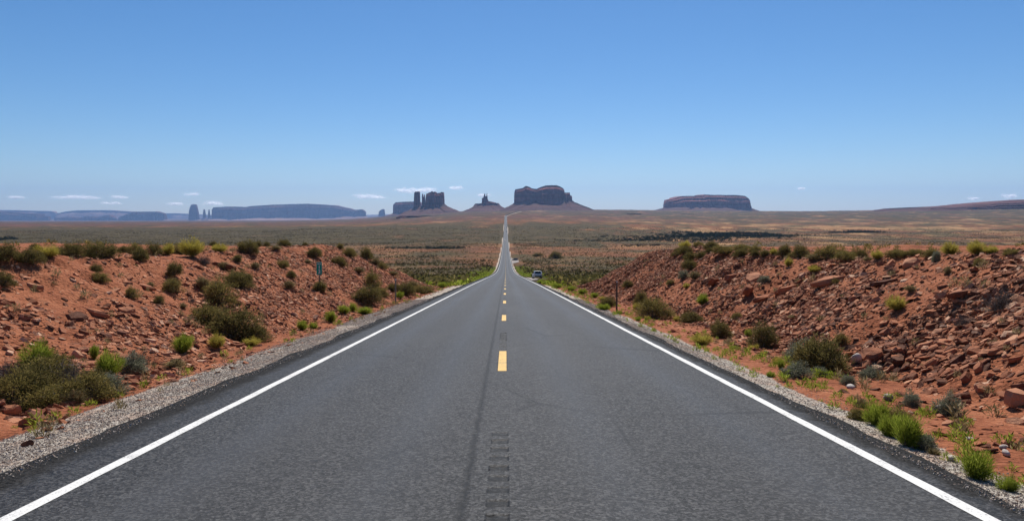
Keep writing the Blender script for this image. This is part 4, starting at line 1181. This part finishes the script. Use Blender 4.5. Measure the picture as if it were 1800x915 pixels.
def make_car(name, label, mat, cat, suv=True, group=None):
    s = empty(name, (0, 0, 0), 0, label, cat, group)
    kz = 1.0 if suv else .84
    def sec(y, hw, z0, z1):
        return [(-hw * .88, y, z0), (hw * .88, y, z0), (hw, y, z0 + .14), (hw, y, z1 - .16), (hw * .93, y, z1), (-hw * .93, y, z1), (-hw, y, z1 - .16), (-hw, y, z0 + .14)]
    def ring(z, y0, y1, hw, ch):
        return [(-hw + ch * .7, y0, z), (hw - ch * .7, y0, z), (hw, y0 + ch, z), (hw, y1 - ch, z), (hw - ch, y1, z), (-hw + ch, y1, z), (-hw, y1 - ch, z), (-hw, y0 + ch, z)]
    mb = MB()
    L = [(-2.36, .78, .46, .96), (-2.28, .87, .36, 1.03), (-1.95, .935, .27, 1.07), (-1.4, .945, .27, 1.07), (0, .945, .25, 1.04), (1.3, .94, .27, 1.02), (1.75, .92, .28, .99), (2.15, .87, .33, .90), (2.34, .77, .42, .78)]
    mb.loft([sec(y, hw, z0, z1 * (1 if suv else .9)) for y, hw, z0, z1 in L])
    if suv: G = [(1.02, -2.24, 1.20, .885, .16), (1.36, -2.10, .78, .82, .18), (1.60, -1.98, .36, .745, .2), (1.68, -1.80, .05, .64, .22)]
    else: G = [(.93, -1.95, 1.15, .87, .2), (1.15, -1.55, .70, .79, .2), (1.36, -1.12, .25, .70, .2), (1.42, -.9, 0, .60, .2)]
    rings = [ring(*g) for g in G]
    mb.loft(rings)
    body = mb.build('body', mat, s, False, .018)
    # glass: panes set just proud of the cabin
    def lerp(a, b, t): return tuple(a[k] + (b[k] - a[k]) * t for k in range(3))
    def pane(nm, ia, ib, tlo, thi, ulo, uhi, off):
        lo0, lo1 = lerp(rings[0][ia], rings[1][ia], tlo), lerp(rings[0][ib], rings[1][ib], tlo)
        hi0, hi1 = lerp(rings[1][ia], rings[2][ia], thi), lerp(rings[1][ib], rings[2][ib], thi)
        m0, m1 = rings[1][ia], rings[1][ib]
        q = [lerp(lo0, lo1, ulo), lerp(lo0, lo1, uhi), lerp(m0, m1, ulo), lerp(m0, m1, uhi), lerp(hi0, hi1, ulo), lerp(hi0, hi1, uhi)]
        q = [(p[0] + off[0], p[1] + off[1], p[2] + off[2]) for p in q]
        g = MB(); g.add(q, [(0, 1, 3, 2), (2, 3, 5, 4)])
        return g.build(nm, M_glass, s)
    pane('rear_window', 0, 1, .22, .62, .06, .94, (0, -.022, .012))
    pane('windscreen', 4, 5, .15, .9, .05, .95, (0, .022, .012))
    for ia, ib, sx in ((2, 3, 1), (7, 6, -1)):
        for u0, u1 in ((.03, .30), (.33, .62), (.65, .95)):
            pane('side_window', ia, ib, .2, .7, u0, u1, (sx * .022, 0, .008))
    zt = .90 if suv else .76
    for sx in (-1, 1):
        m = MB(); m.box((sx * .70, -2.325, zt), (.24, .10, .19)); m.build('tail_light', M_tail, s, False, .015)
        m = MB(); m.box((sx * .63, 2.25, .70), (.34, .14, .14)); m.build('headlight', M_head, s, False, .02)
        m = MB(); m.box((sx * 1.02, .80, 1.08 * (1 if suv else .9)), (.17, .10, .13), .85); m.build('wing_mirror', mat, s, False, .02)
        for y in (-1.42, 1.42):
            wc = empty('wheel', (sx * .83, y, .355)); wc.parent = s
            t = MB(); t.cyl((0, 0, 0), .355, .24, 'x', 28); t.build('tyre', M_tyre, wc, False, .02)
            t = MB(); t.cyl((sx * .115, 0, 0), .225, .03, 'x', 20, .20); t.build('rim', M_rim, wc)
    m = MB(); m.box((0, -2.345, .475), (1.50, .12, .20)); m.build('rear_bumper', M_trim, s, False, .02)
    m = MB(); m.box((0, 2.30, .45), (1.46, .12, .18)); m.build('front_bumper', M_trim, s, False, .02)
    m = MB(); m.box((0, -2.372, .80 if suv else .70), (.32, .02, .16)); m.build('number_plate', M_plate, s)
    if suv:
        m = MB(); m.box((0, -2.04, 1.655), (1.18, .24, .035)); m.build('roof_spoiler', mat, s, False, .01)
        for sx in (-1, 1):
            m = MB(); m.box((sx * .60, -.85, 1.705), (.04, 1.5, .03)); m.build('roof_rail', M_trim, s, False, .008)
    return s

def park(car, X, Y, rz, slope=True):
    car.location = (X, Y, 0)
    zs = [float(H(np.array([X + dx]), np.array([Y + dy]))[0]) for dx in (-.8, .8) for dy in (-1.4, 1.4)]
    dzy = float(zr(Y + 3) - zr(Y - 3)) / 6
    car.rotation_euler = (math.atan(dzy), 0, rz)
    car.location.z = sum(zs) / 4
    return car
suv = make_car('parked_car', 'white sport utility vehicle parked on the right gravel shoulder, seen from behind', paint('white_car_paint', (.58, .565, .53)), 'car')
park(suv, float(x_at(944.2, 160)), 160, R(3.2)); suv.location.z += .12
dark = make_car('parked_car', 'black car stopped on the pale lay-by farther down the road', paint('black_car_paint', (.02, .021, .024)), 'car')
park(dark, 7.0, 545, R(48)); dark.location.z += .36
M_silver = paint('silver_car_paint', (.42, .43, .44)); M_blue = paint('dark_blue_car_paint', (.02, .03, .06))
sed = make_car('car', 'grey car driving towards the camera on the left lane, nearest of the moving cars', M_silver, 'car', False)
def on_road(o, X, Y, rz):
    o.location = (X + float(xr(Y)), Y, float(zr(Y)) + .02)
    o.rotation_euler = (math.atan(float(zr(Y + 3) - zr(Y - 3)) / 6) * (1 if rz == 0 else -1), 0, rz)
on_road(sed, -1.8, 1180, math.pi)
d2 = make_car('car', 'dark car driving away on the far road, second of the moving cars', M_blue, 'car', True)
on_road(d2, 1.8, 1560, 0)
for Y, lab in ((1790, 'dark car far down the straight road, third of the moving cars'), (1960, 'tiny dark car farthest away near the bend of the road')):
    c = dup(d2); c['label'] = lab; on_road(c, 1.8, Y, 0)

# ------------------------------------------------------------------ buttes and mesas of the skyline
M_cliff = mat_cliff('red_cliff', (.12, .040, .036), (.25, .082, .068), (.37, .135, .115), .035)
M_cliff_far = mat_cliff('far_cliff', (.07, .028, .022), (.13, .050, .038), (.20, .085, .064), .02)
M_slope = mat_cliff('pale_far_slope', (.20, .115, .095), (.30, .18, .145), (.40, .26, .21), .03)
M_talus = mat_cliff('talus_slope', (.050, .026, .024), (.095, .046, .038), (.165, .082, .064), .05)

def profile_xz(pts, D):
    p = np.array(pts, float)
    return x_at(p[:, 0], D), z_at(p[:, 1], D)

def cliff_block(top, base, D, thick, r, gentle=False, flute=.06):
    """a rock wall with a traced skyline, a rounded plan and fluted, bedded faces all round"""
    tx, tz = profile_xz(top, D); bx, bz = profile_xz(base, D)
    x0, x1 = tx[0], tx[-1]
    W = x1 - x0
    n = int(np.clip(W / (D * .00016), 30, 320))
    u = np.linspace(0, 1, n); u = u * 1.0
    X = x0 + W * u
    zt = np.interp(X, tx, tz); zb = np.interp(X, bx, bz) - .004 * D
    e = np.clip(1 - np.abs(2 * u - 1) ** 4, 0, 1) ** .5
    so = r.uniform(0, 99)
    df = thick * .5 * (e * (1 + .5 * fbm(X / (W * .16) + so, X * 0 + 1, int(so), 4)) + .02)
    db = thick * .5 * (e * (1 + .4 * fbm(X / (W * .2) + so, X * 0 + 7, int(so) + 5, 3)) + .02)
    rows = []
    lv = [0, .06, .30, .34, .60, .68, .84, .92, 1.0]
    bat = [1.06, 1.02, .99, .94, .925, .80, .79, .62, .60]
    if gentle: bat = [1.5, 1.42, 1.15, 1.08, .85, .78, .55, .45, .3]
    fl = fbm(X / (W * .035 + 6), X * 0 + 3, int(so) + 9, 3) * thick * flute
    for t, b in zip(lv, bat):
        Z = zb + (zt - zb) * t
        rows.append(np.stack([X, D - df * b + fl * (1 - .4 * t), Z], -1))
    for k in (.6, .2, -.2, -.6):
        rows.append(np.stack([X, D - (df * (k > 0) + db * (k < 0)) * k * .8, zt + .004 * D * .05 * (1 - abs(k))], -1))
    for t, b in zip(lv[::-1], bat[::-1]):
        Z = zb + (zt - zb) * t
        rows.append(np.stack([X, D + db * b + fl[::-1] * .7, Z], -1))
    V = np.array(rows)
    m = len(rows)
    i = np.arange(m - 1)[:, None]; j = np.arange(n - 1)[None]
    q = np.stack([i * n + j, i * n + j + 1, (i + 1) * n + j + 1, (i + 1) * n + j], -1).reshape(-1, 4)
    return V.reshape(-1, 3), q, (X, df, db, zb + .004 * D)

def talus_apron(X, df, db, zb, D, run_l, run_r, run_f, r, zoff=0):
    """scree skirt all round the foot of a cliff, gullied and concave"""
    n = len(X)
    cx, hw = (X[0] + X[-1]) / 2, (X[-1] - X[0]) / 2
    per = [(X[i], D - df[i] * .9, zb[i]) for i in range(n)] + [(X[i], D + db[i] * .9, zb[i]) for i in range(n - 2, 0, -1)]
    per = np.array(per); m = len(per)
    c = np.array([cx, D])
    ang = np.arctan2((per[:, 1] - D) / max(df.max(), 1), (per[:, 0] - cx) / hw)
    ca, sa = np.cos(ang), np.sin(ang)
    run = np.where(ca > 0, run_r, run_l) * ca ** 2 + run_f * sa ** 2
    arc = np.cumsum(np.r_[0, np.hypot(*np.diff(per[:, :2], axis=0).T)])
    gul = fbm(arc / (hw * .10 + 8), arc * 0 + 2, int(r.integers(1, 99)), 4)
    rows = []
    for t in (-.05, 0, .12, .25, .4, .55, .72, .88, 1.0, 1.08):
        d = run * max(t, 0) * (1 + .16 * gul * t)
        px = per[:, 0] + ca * d; py = per[:, 1] + sa * d
        g = H(px, np.maximum(py, 100)) - 3
        f = 1 - max(t, 0) ** .78 * 1.0
        g_z = g if t < 1.05 else g - 20
        Z = np.maximum(g, g_z + (per[:, 2] - g_z) * np.clip(f + .10 * gul * math.sin(math.pi * min(max(t, 0), 1)), 0, 1)) if t <= 1 else g - 20
        if t < 0: Z = per[:, 2] + .012 * D * .2; px = per[:, 0] * .9 + cx * .1; py = per[:, 1] * .9 + D * .1
        # bedded benches
        q = Z / 22.0; fr = q - np.floor(q)
        Z = Z + 22 * .35 * (sstep(.2, .8, fr) - fr) * (0 < t < 1)
        rows.append(np.stack([px, py, Z], -1))
    V = np.array(rows)
    k = len(rows)
    i = np.arange(k - 1)[:, None]; j = np.arange(m)[None]; j2 = (j + 1) % m
    q = np.stack([i * m + j, i * m + j2, (i + 1) * m + j2, (i + 1) * m + j], -1).reshape(-1, 4)
    return V.reshape(-1, 3), q

def butte(name, label, D, blocks, talus, thick, cat='butte', seed=1, flute=.06, group=None, gentle=False, scree=None):
    r = np.random.default_rng(seed)
    xs = [p[0] for top, _ in blocks for p in top]
    cx = float(x_at((min(xs) + max(xs)) / 2, D)); cz = float(H(np.array([cx]), np.array([D]))[0])
    root = empty(name, (cx, D, cz), 0, label, cat, group)
    V, Q, nb = [], [], 0
    foot = []
    for k, (top, base) in enumerate(blocks):
        Wk = (top[-1][0] - top[0][0]) / FPX * D
        th = thick[k] if isinstance(thick, (list, tuple)) else thick
        v, q, ft = cliff_block(top, base, D, th, r, gentle, flute=flute)
        V.append(v); Q.append(q + nb); nb += len(v); foot.append(ft)
    V, Q = np.concatenate(V), np.concatenate(Q)
    off = np.array([cx, D, cz])
    me = np_mesh('cliff', V - off, Q, np.full(len(Q), 4), False)
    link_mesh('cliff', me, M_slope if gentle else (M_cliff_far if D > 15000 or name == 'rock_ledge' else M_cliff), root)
    if talus:
        V, Q, nb = [], [], 0
        for spec in talus:
            v, q = talus_apron(*foot[spec[0]], D, *[s / FPX * D for s in spec[1:3]], spec[3], r)
            V.append(v); Q.append(q + nb); nb += len(v)
        V, Q = np.concatenate(V), np.concatenate(Q)
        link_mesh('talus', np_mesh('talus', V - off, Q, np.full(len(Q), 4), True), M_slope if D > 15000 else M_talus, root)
    return root

def z8(l): return [(880 + u / 11.25, 315 + v / 11.25) for u, v in l]
def z7(l): return [(660 + u / 7.5, 320 + v / 7.5) for u, v in l]
def z1(l): return [(u / 4, 310 + v / 4) for u, v in l]
def z2(l): return [(350 + u / 5.143, 310 + v / 5.143) for u, v in l]
def z4(l): return [(1050 + u / 4.5, 310 + v / 4.5) for u, v in l]

butte('butte', 'massive dark butte with two humped top just right of the road end', 7000,
      [(z8([(266, 400), (270, 260), (288, 205), (430, 180), (490, 140), (540, 150), (610, 185), (700, 197), (760, 170), (880, 132), (1090, 126), (1150, 150), (1218, 182), (1245, 215), (1262, 300)]),
        z8([(266, 460), (600, 432), (700, 440), (800, 475), (1000, 498), (1100, 470), (1180, 430), (1262, 420)])),
       (z8([(1200, 300), (1255, 270), (1350, 266), (1362, 320), (1395, 332), (1405, 400)]), z8([(1200, 410), (1405, 418)]))],
      [(0, 26, 4, 420), (1, 4, 36, 330)], [420, 260], seed=3)
butte('spire_butte', 'slender twin spired butte on a wide cone left of the road end', 7300,
      [(z7([(1403, 300), (1405, 212), (1424, 206), (1434, 165), (1441, 146), (1447, 160), (1453, 188), (1464, 190), (1468, 150), (1474, 146), (1480, 228), (1492, 240), (1494, 300)]), z7([(1403, 305), (1494, 300)])),
       (z7([(1300, 300), (1345, 292), (1400, 276), (1500, 252), (1580, 270), (1640, 292)]), z7([(1300, 306), (1640, 300)]))],
      [(1, 14, 16, 320)], [70, 150], seed=4, flute=.12)
butte('tower_butte', 'castle like butte with a square tower, thin spires and a broad block', 7100,
      [(z7([(510, 300), (516, 190), (523, 140), (535, 127), (585, 125), (592, 140), (594, 250)]), z7([(510, 330), (594, 315)])),
       (z7([(616, 290), (620, 175), (625, 153), (631, 158), (637, 200), (643, 205), (648, 168), (654, 163), (660, 230), (664, 290)]), z7([(616, 310), (664, 308)])),
       (z7([(668, 280), (674, 185), (688, 150), (696, 165), (700, 156), (722, 140), (742, 134), (754, 122), (766, 133), (800, 130), (822, 150), (866, 142), (880, 133), (900, 134), (907, 160), (914, 260)]), z7([(668, 320), (720, 312), (800, 322), (914, 282)]))],
      [(0, 22, 6, 330), (1, 6, 6, 260), (2, 8, 21, 340)], [110, 60, 260], seed=5, flute=.09)
butte('mesa', 'bluish flat block standing behind the left side of the castle butte', 11500,
      [(z7([(241, 380), (246, 300), (290, 268), (400, 260), (520, 258), (600, 262), (640, 380)]), z7([(241, 408), (640, 400)]))], [(0, 14, 6, 420)], 420, seed=6, cat='mesa')
butte('butte', 'small isolated blue butte on the left, between long mesa and castle butte', 19000,
      [(z7([(46, 430), (53, 388), (72, 372), (98, 357), (122, 356), (130, 400), (135, 430)]), z7([(46, 444), (135, 444)]))], [(0, 2.5, 2.5, 160)], 140, seed=7)
butte('mesa', 'very long blue mesa stretching across the left skyline', 20000,
      [(z2([(130, 350), (135, 302), (160, 281), (300, 273), (430, 276), (470, 279), (500, 269), (700, 257), (850, 252), (1000, 248), (1130, 255), (1250, 263), (1300, 276), (1370, 291), (1410, 304), (1480, 298), (1508, 316), (1513, 350)]),
        z2([(130, 376), (330, 372), (420, 394), (470, 372), (700, 368), (1000, 368), (1080, 378), (1200, 350), (1513, 360)]))],
      [(0, 5, 5, 900)], 900, seed=8, cat='mesa', flute=.16)
butte('tower_butte', 'tall blue rock column standing alone on the far left skyline', 19500,
      [(z1([(1338, 290), (1346, 240), (1352, 222), (1362, 200), (1378, 196), (1394, 198), (1404, 235), (1410, 270), (1414, 295)]), z1([(1338, 303), (1414, 303)]))], [(0, 6, 5, 200)], 150, seed=9, cat='butte')
butte('rock_spire', 'thicker of two needle spires right of the tall blue column', 19700,
      [(z1([(1438, 275), (1442, 250), (1444, 234), (1453, 232), (1456, 252), (1460, 275)]), z1([(1438, 290), (1460, 290)]))], [(0, 6, 4, 150)], 55, seed=10, cat='rock spire', group='twin needle spires')
butte('rock_spire', 'thinner needle spire beside the long blue mesa', 19700,
      [(z1([(1474, 278), (1477, 250), (1479, 233), (1485, 232), (1487, 255), (1491, 278)]), z1([(1474, 290), (1491, 290)]))], [(0, 5, 4, 150)], 45, seed=11, cat='rock spire', group='twin needle spires')
butte('mesa', 'dark blue flat mesa left of the tall rock column', 20400,
      [(z1([(850, 300), (862, 288), (920, 266), (980, 249), (1120, 247), (1175, 260), (1184, 300)]), z1([(850, 312), (960, 318), (1100, 320), (1184, 304)]))], [(0, 6, 8, 800)], 520, seed=12, cat='mesa', flute=.14)
butte('mesa', 'low broken blue mesa between the leftmost one and the dark flat one', 20800,
      [(z1([(412, 300), (416, 287), (450, 292), (520, 283), (600, 290), (640, 280), (720, 284), (780, 275), (800, 272), (845, 300)]), z1([(412, 310), (600, 318), (845, 312)]))], [(0, 6, 6, 800)], 420, seed=13, cat='mesa', flute=.16)
butte('mesa', 'pale hazy plateau rising behind the low broken blue mesa', 26000,
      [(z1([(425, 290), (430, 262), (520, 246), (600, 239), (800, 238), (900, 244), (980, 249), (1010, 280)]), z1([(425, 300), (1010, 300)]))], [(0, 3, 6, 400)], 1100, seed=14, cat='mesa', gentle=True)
butte('mesa', 'blue mesa cut off by the left edge of the picture', 21000,
      [(z1([(-140, 240), (-60, 238), (0, 244), (60, 250), (150, 252), (240, 261), (318, 262), (322, 290), (345, 278), (366, 280), (372, 305)]), z1([(-140, 318), (60, 322), (200, 326), (372, 316)]))], [(0, 3, 9, 900)], 620, seed=15, cat='mesa', flute=.15)
butte('mesa', 'faint plateau behind the leftmost blue mesa', 26500,
      [(z1([(-200, 250), (-60, 236), (150, 238), (280, 242), (400, 244), (420, 255), (430, 290)]), z1([(-200, 300), (430, 300)]))], [(0, 3, 3, 400)], 1000, seed=16, cat='mesa', gentle=True)
butte('mesa', 'very faint low ridge on the horizon around the rock column', 29000,
      [(z1([(1120, 285), (1185, 260), (1260, 259), (1340, 263), (1420, 268), (1500, 272), (1540, 290)]), z1([(1120, 300), (1540, 300)]))], [(0, 3, 3, 400)], 700, seed=17, cat='ridge', gentle=True)
butte('mesa', 'wide flat topped mesa with a stepped rim on the right skyline', 9300,
      [(z4([(527, 235), (531, 210), (541, 186), (590, 176), (600, 168), (640, 158), (700, 157), (800, 156), (806, 146), (900, 149), (1060, 149), (1130, 156), (1150, 170), (1188, 186), (1195, 220), (1200, 240)]),
        z4([(527, 243), (640, 236), (800, 240), (900, 238), (1000, 250), (1080, 256), (1130, 236), (1200, 252)])),
       (z4([(1192, 255), (1197, 215), (1200, 192), (1203, 194), (1207, 220), (1216, 240), (1222, 258)]), z4([(1192, 262), (1222, 262)]))],
      [(0, 7, 3, 420), (1, 2, 5, 120)], [720, 60], seed=18, cat='mesa')
butte('rock_ledge', 'dark red stepped ledge along the ridge at the right picture edge', 5600,
      [([(1640, 366.2), (1680, 363.5), (1722, 360.8), (1728, 358.6), (1760, 357.4), (1800, 355), (1840, 354), (1900, 356)], [(1640, 367.2), (1728, 368.5), (1760, 370.5), (1800, 369.5), (1900, 369)])],
      [(0, 8, 8, 160)], 380, seed=19, cat='rock ledge', flute=.12)
butte('rock_ledge', 'higher banded ridge crest above the ledge at the right picture edge', 6200,
      [([(1540, 369), (1622, 365.6), (1689, 360), (1733, 355.6), (1770, 352.6), (1800, 350.6), (1850, 349.5), (1900, 351)], [(1540, 370), (1689, 364.5), (1733, 361.5), (1800, 357.5), (1900, 357)])],
      [(0, 8, 8, 200)], 600, seed=20, cat='ridge', flute=.1)
butte('rock_ledge', 'upper dark red ledge below the castle butte, left of the road', 4700,
      [([(697, 381.8), (702, 380.2), (722, 379.6), (724, 379), (750, 379.5), (768, 378.4), (780, 379), (798, 379.6), (812, 380.4)], [(697, 382.2), (730, 382.4), (812, 381)])],
      [(0, 3, 3, 60)], 120, seed=21, cat='rock ledge', flute=.2)
butte('rock_ledge', 'lower and longer dark red ledge left of the road bend', 3900,
      [([(674, 388.6), (680, 386), (700, 384.6), (716, 385.2), (748, 384.6), (770, 386), (790, 387.4), (806, 388.6)], [(674, 389), (690, 388.4), (750, 388.2), (806, 389.2)])],
      [(0, 3, 3, 50)], 90, seed=22, cat='rock ledge', flute=.2)
butte('rock_ledge', 'short maroon ledge just above the green plain, nearest left of the road', 3500,
      [([(748, 391), (768, 388.8), (784, 388.2), (802, 389.6), (820, 390.8)], [(748, 391.6), (784, 391.6), (820, 391.4)])],
      [(0, 3, 3, 40)], 70, seed=23, cat='rock ledge', flute=.2)
butte('rock_ledge', 'small dark ledge on the plain below the wide right mesa', 4700,
      [([(1100, 377.6), (1108, 376), (1120, 376.2), (1128, 377.4)], [(1100, 378.6), (1128, 378.8)])], [(0, 2, 2, 40)], 60, seed=24, cat='rock ledge', flute=.2)
butte('rock_ledge', 'longer dark ledge right of the small one below the right mesa', 4900,
      [([(1194, 377.6), (1200, 376.6), (1214, 377), (1226, 378)], [(1194, 379), (1226, 379.6)])], [(0, 2, 2, 40)], 60, seed=25, cat='rock ledge', flute=.2)

# ------------------------------------------------------------------ small fair-weather clouds low over the horizon
def mat_cloud():
    m = MT('cloud')
    d = m.n('BsdfDiffuse'); m.set(d.inputs[0], (.92, .92, .92))
    t = m.n('BsdfTranslucent'); m.set(t.inputs[0], (1.0, .98, .94))
    x = m.n('MixShader'); x.inputs[0].default_value = .86
    m.t.links.new(d.outputs[0], x.inputs[1]); m.t.links.new(t.outputs[0], x.inputs[2])
    tr = m.n('BsdfTransparent')
    y = m.n('MixShader'); y.inputs[0].default_value = .25
    m.t.links.new(tr.outputs[0], y.inputs[1]); m.t.links.new(x.outputs[0], y.inputs[2])
    m.t.links.new(y.outputs[0], m.out.inputs[0])
    return m.m
M_cloud = mat_cloud()
def cloud_mesh(seed):
    """a loose drift of thin vapour sheets, flat below and heaped above"""
    r = np.random.default_rng(500 + seed)
    n = 300
    nc = 6
    c = np.stack([r.uniform(-.7, .7, nc), r.uniform(-.5, .5, nc), r.uniform(-.2, .25, nc)], -1)
    k = r.integers(0, nc, n)
    P = c[k] + r.normal(0, 1, (n, 3)) * np.array([.20, .25, .22])
    P[:, 2] = np.maximum(P[:, 2], -.45 + .1 * r.uniform(0, 1, n))
    rad = r.uniform(.05, .19, n)
    N = np.array(SUNV)[None] + r.normal(0, .35, (n, 3)); N /= np.linalg.norm(N, axis=1, keepdims=True)
    U = np.cross(N, r.normal(0, 1, (n, 3))); U /= np.linalg.norm(U, axis=1, keepdims=True); W = np.cross(N, U)
    th = np.arange(7) * 2 * np.pi / 7
    V = P[:, None] + rad[:, None, None] * (np.cos(th)[None, :, None] * U[:, None] + np.sin(th)[None, :, None] * W[:, None])
    me = np_mesh('cloud', V.reshape(-1, 3), np.arange(n * 7).reshape(n, 7), np.full(n, 7), False)
    me.materials.append(M_cloud)
    return me
CL = [(33, 347, 26, 5, 'faint cloud wisp above the leftmost mesa'), (122, 346.5, 46, 6.5, 'elongated white cloud above the left plateau, largest on the left'), (165, 347.3, 34, 5, 'thin cloud right beside the elongated left one'),
      (214, 346.5, 26, 5, 'small flat cloud above the dark flat mesa'), (199, 357, 28, 4.6, 'low thin cloud under the small flat one'), (340, 341.5, 20, 5, 'small puff right above the tall rock column'),
      (315, 358.5, 34, 4.4, 'thin streak of cloud left of the tall rock column'), (383, 356.5, 30, 7, 'soft cloud over the left end of the long mesa'), (650, 345.5, 44, 7, 'hazy cloud left of the castle butte'),
      (714, 336, 36, 8.5, 'bright white cloud touching the square rock tower'), (755, 334.5, 40, 7, 'soft cloud behind the castle butte block'), (800, 330.5, 24, 6, 'small cloud right of the castle butte'), (852, 343.5, 20, 5, 'cloud scrap behind the twin spires'),
      (1408, 331.5, 14, 4, 'lone faint wisp right of the wide mesa'), (1712, 348.5, 18, 5, 'faint cloud near the right ridge'), (1774, 345.5, 24, 7.5, 'white cloud over the ridge near the right edge')]
for i, (px, py, wp, hp, lab) in enumerate(CL):
    D = 52000
    o = bpy.data.objects.new('cloud', cloud_mesh(i)); COL.objects.link(o)
    o.location = (float(x_at(px, D)), D, float(z_at(py, D)))
    o.scale = (wp / FPX * D * .60, wp / FPX * D * .5, hp / FPX * D * 1.0)
    tag(o, lab, 'cloud', 'clouds low over the horizon')

# ------------------------------------------------------------------ the air between
def haze():
    mb = MB()
    x0, x1, y0, y1, z0, z1 = -26000, 26000, -60, 34000, -620, 1100
    mb.box(((x0 + x1) / 2, (y0 + y1) / 2, (z0 + z1) / 2), (x1 - x0, y1 - y0, z1 - z0))
    m = MT('haze')
    v = m.n('VolumePrincipled')
    m.set(v.inputs['Color'], (.355, .575, 1.0)); v.inputs['Density'].default_value = 2.75e-5; v.inputs['Anisotropy'].default_value = 0.38
    m.t.links.new(v.outputs[0], m.out.inputs['Volume'])
    o = mb.build('haze', m.m)
    tag(o, 'thin bluish haze over the whole desert', None, None, 'stuff')
haze()
